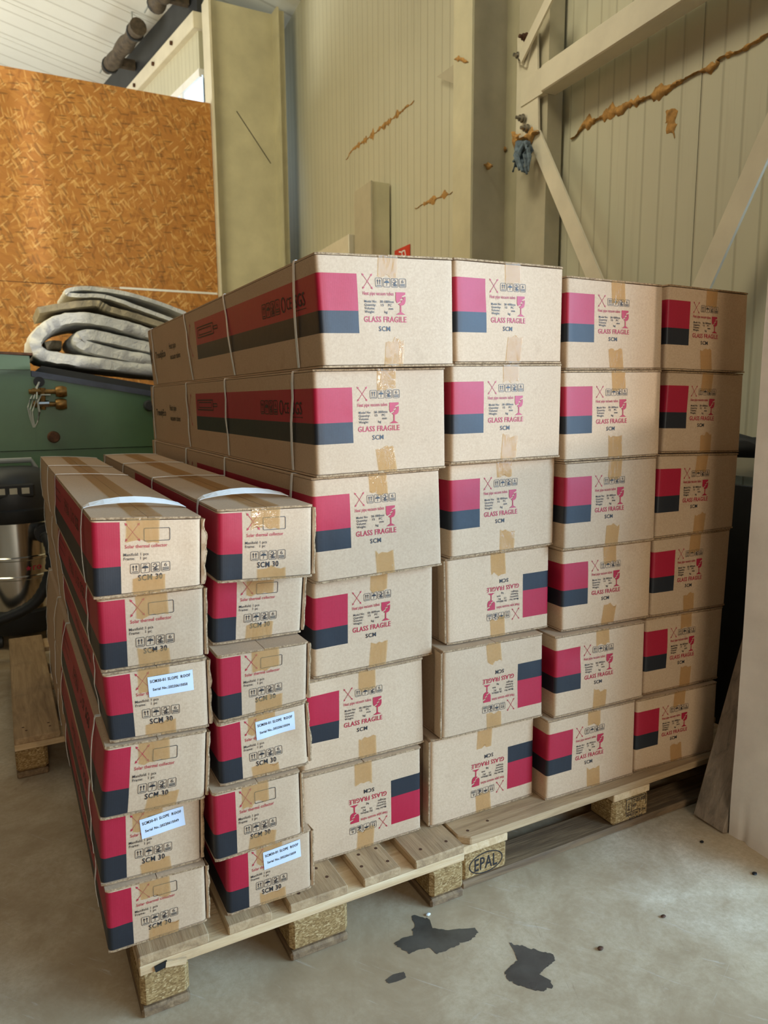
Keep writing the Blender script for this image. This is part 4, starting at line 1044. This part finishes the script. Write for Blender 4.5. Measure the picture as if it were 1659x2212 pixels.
    # --- tape strips down from the top and up from the bottom
    def strip(u0, u1, va, vb, off, name='tape', wob=0.0):
        b = MB(); nu, nvv = 6, 9; ph = rnd.random() * 9
        def fn(s_, t):
            u = u0 + (u1 - u0) * s_ + wob * (t) ; v = va + (vb - va) * t
            if t == 1: v += (.012 * noise.noise((s_ * 9, ph, 0)))
            return face(u, v, off + .0004 * noise.noise((s_ * 4, t * 6, ph)))
        b.grid(fn, nu, nvv, flip=(va > vb) != flip); b.build(name, 'tape', root, fix=False, smooth=True, angle=80)
    if kind == 'tube':
        c1 = .172 + rnd.uniform(-.006, .008); c2 = .170 + rnd.uniform(-.006, .010); w = .0235
        strip(c1 - w, c1 + w, Hn - .001, Hn - rnd.uniform(.042, .056), .0016, wob=rnd.uniform(-.006, .004)); strip(c2 - w, c2 + w, .001, rnd.uniform(.054, .064), .0016, wob=rnd.uniform(-.008, .008))
    else:
        c1 = .098 + rnd.uniform(-.006, .006); c2 = .109 + rnd.uniform(-.008, .006); w = .030
        strip(c1 - w, c1 + w, Hn - .001, Hn - rnd.uniform(.042, .050), .0016, wob=rnd.uniform(-.003, .003)); strip(c2 - w, c2 + w, .001, rnd.uniform(.024, .036), .0016, wob=rnd.uniform(-.004, .006))
    # --- serial label
    if (st, i) in STICK:
        ser, rot, ox, oy = STICK[(st, i)]; cx, cy = .127 + ox, .106 + oy; ca, sn = math.cos(math.radians(rot)), math.sin(math.radians(rot))
        def lab(x, y, off=.0021):
            return face(cx + x * ca - y * sn, cy + x * sn + y * ca, off)
        b = MB(); nu, nvv = 12, 7; b.grid(lambda s_, t: lab((s_ - .5) * .0895, (t - .5) * .0425), nu, nvv); so = b.build('serial_label', 'sticker', root, fix=False, smooth=True, angle=80); so['label'] = 'white serial number label'
        p = Print(); p.text('SCM30-01 SLOPE  ROOF', -.0405, .0395, .0085, .0058, 0, .022); p.text('Serial No.:' + ser, -.0365, .0325, -.0085, .0052, 0, .022)
        p.build('label_text', ['ink_black'], so, lambda x, y: lab(x, y, .0027))
    # --- crushed cut edge of the side panel on the right of the narrow cartons, left of the upturned ones
    if kind == 'mani' or (flip and st == 'D'):
        b = MB(); n = 18; uu = 1.0 if kind == 'mani' else 0.0; sg_ = 1 if kind == 'mani' else -1; cr = (.0035 if not (st, i) == ('A', 0) else .007) if kind == 'mani' else .0006
        for k in range(n + 1):
            v = k / n; w_ = cr * (.45 + noise.noise((v * 5, seed, 1)) + .4 * noise.noise((v * 13, seed, 3))); base = bv(uu, v) + eb * .004
            p0 = base + ea * sg_ * .0008; p1 = base - eb * (.003 + .002 * noise.noise((v * 8, seed, 6))) + ea * sg_ * (.003 + max(0, w_)); p2 = p1 + ea * sg_ * .0034 + eb * .001; p3 = base + ea * sg_ * (.0045 + max(0, w_) * .6) + eb * .03
            b.v += [tuple(q) for q in (p0, p1, p2, p3)]
        for k in range(n):
            for s_ in range(3): b.f.append([k * 4 + s_, k * 4 + s_ + 1, (k + 1) * 4 + s_ + 1, (k + 1) * 4 + s_]); b.m.append(1 if s_ == 1 else 0)
        fo = b.build('side_edge', [kind, 'edge'], root, smooth=True, angle=40); l2 = fo.data.uv_layers.new(name='UVMap'); l2.data.foreach_set('uv', [-9.0] * (2 * len(fo.data.loops)))
    if flip and st == 'D':
        for v in (.86, .52, .16):
            for q in (0, .007):
                b = MB(); a = Ss(.030 + q, v + .03, .001); c = Ss(.018 + q, v - .035, .001); b.tube([a + ea * .003, a - ea * .0005, c - ea * .0005, c + ea * .003], .0009, 6); b.build('staple', 'bolt', root)
    # --- printing and straps on the long side where it shows
    if st == 'A' or (st == 'C' and i < 3):
        def side(x, y): return Ss(-x, (y / Hn - vin) / (1 - 2 * vin), .0009)
        for nm_, pp_ in SIDE[kind]: pp_.build(nm_, ['ink_red', 'ink_side'], root, side)
    if st == 'A' or (st == 'B' and i == 0) or (st == 'C' and i < 3):
        tl = [(.155, .0), (.93, .0), (1.25, .0)] if kind == 'mani' else [(.125, 0), (.70, 0), (1.22, 0), (1.84, 0)]
        if st == 'B': tl = [(.15, 0), (.70, 0), (1.23, 0), (1.72, 0)]
        if kind == 'mani' and st == 'A': tl.append((1.72, 0))
        for q, (t, _) in enumerate(tl):
            t += rnd.uniform(-.012, .012); skew = rnd.uniform(-.05, .03); w = .0062; e = .0016
            b = MB(); pts = []
            for v in (.0, .08, .25, .5, .75, .92, 1.0):
                pts.append((Ss(t + skew * (1 - v), v, e + (.004 * math.sin(math.pi * v) if rnd.random() > .3 else 0)), -ea))
            arch = .0105 if (i == 0 and st in 'AB' and q in (0,)) else (.003 if i == 0 and st in 'AB' else 0)
            for u in (0.0, .06, .2, .35, .5, .65, .8, .94, 1.0):
                lift = arch * (math.sin(math.pi * u) ** .7 if 0 < u < 1 else 0)
                pts.append((bil(u, 1.0) + eb * t + Zv((.0022 if i == 0 else .0003) + lift), Zv(1)))
            for v in (.9, .5, .1, 0): pts.append((bv(1, v) + eb * (t + skew * (1 - v)) + ea * .0012, ea))
            tw = 1.7 if (arch > .01) else 1
            n = len(pts)
            for kk_, (p, nn) in enumerate(pts):
                ww = w * tw if nn.z > .5 else w
                if arch > .01 and 8 <= kk_ <= 14:
                    ph_ = math.radians(30) * math.sin(math.pi * (kk_ - 7) / 8); wd_ = eb * math.cos(ph_) + Zv(math.sin(ph_)); n2_ = Zv(math.cos(ph_)) - eb * math.sin(ph_)
                    p = p + Zv(ww * math.sin(ph_)); b.v += [tuple(p - wd_ * ww), tuple(p + wd_ * ww), tuple(p + wd_ * ww + n2_ * .0008), tuple(p - wd_ * ww + n2_ * .0008)]; continue
                b.v += [tuple(p - eb * ww), tuple(p + eb * ww), tuple(p + eb * ww + nn * .0008), tuple(p - eb * ww + nn * .0008)]
            for k in range(n - 1):
                for s_ in range(4): b.f.append([k * 4 + s_, k * 4 + (s_ + 1) % 4, (k + 1) * 4 + (s_ + 1) % 4, (k + 1) * 4 + s_]); b.m.append(0)
            b.f.append([0, 1, 2, 3]); b.f.append([(n - 1) * 4 + s_ for s_ in range(4)]); b.m += [0, 0]
            b.build('strap', 'strap', root)
    if i == 0 and st in 'AB':
        b = MB(); b.grid(lambda s_, t: bil(.5 + (s_ - .5) * .28, 1.0) + eb * (.002 + (L - .01) * t) + Zv(.0022 + .0006 * noise.noise((s_ * 3, t * 30, seed))), 4, 40)
        b.build('top_tape', 'tape', root, fix=False, smooth=True, angle=80)
    return root
for st in 'ABCDEF':
    for i in range(6): carton(st, i)
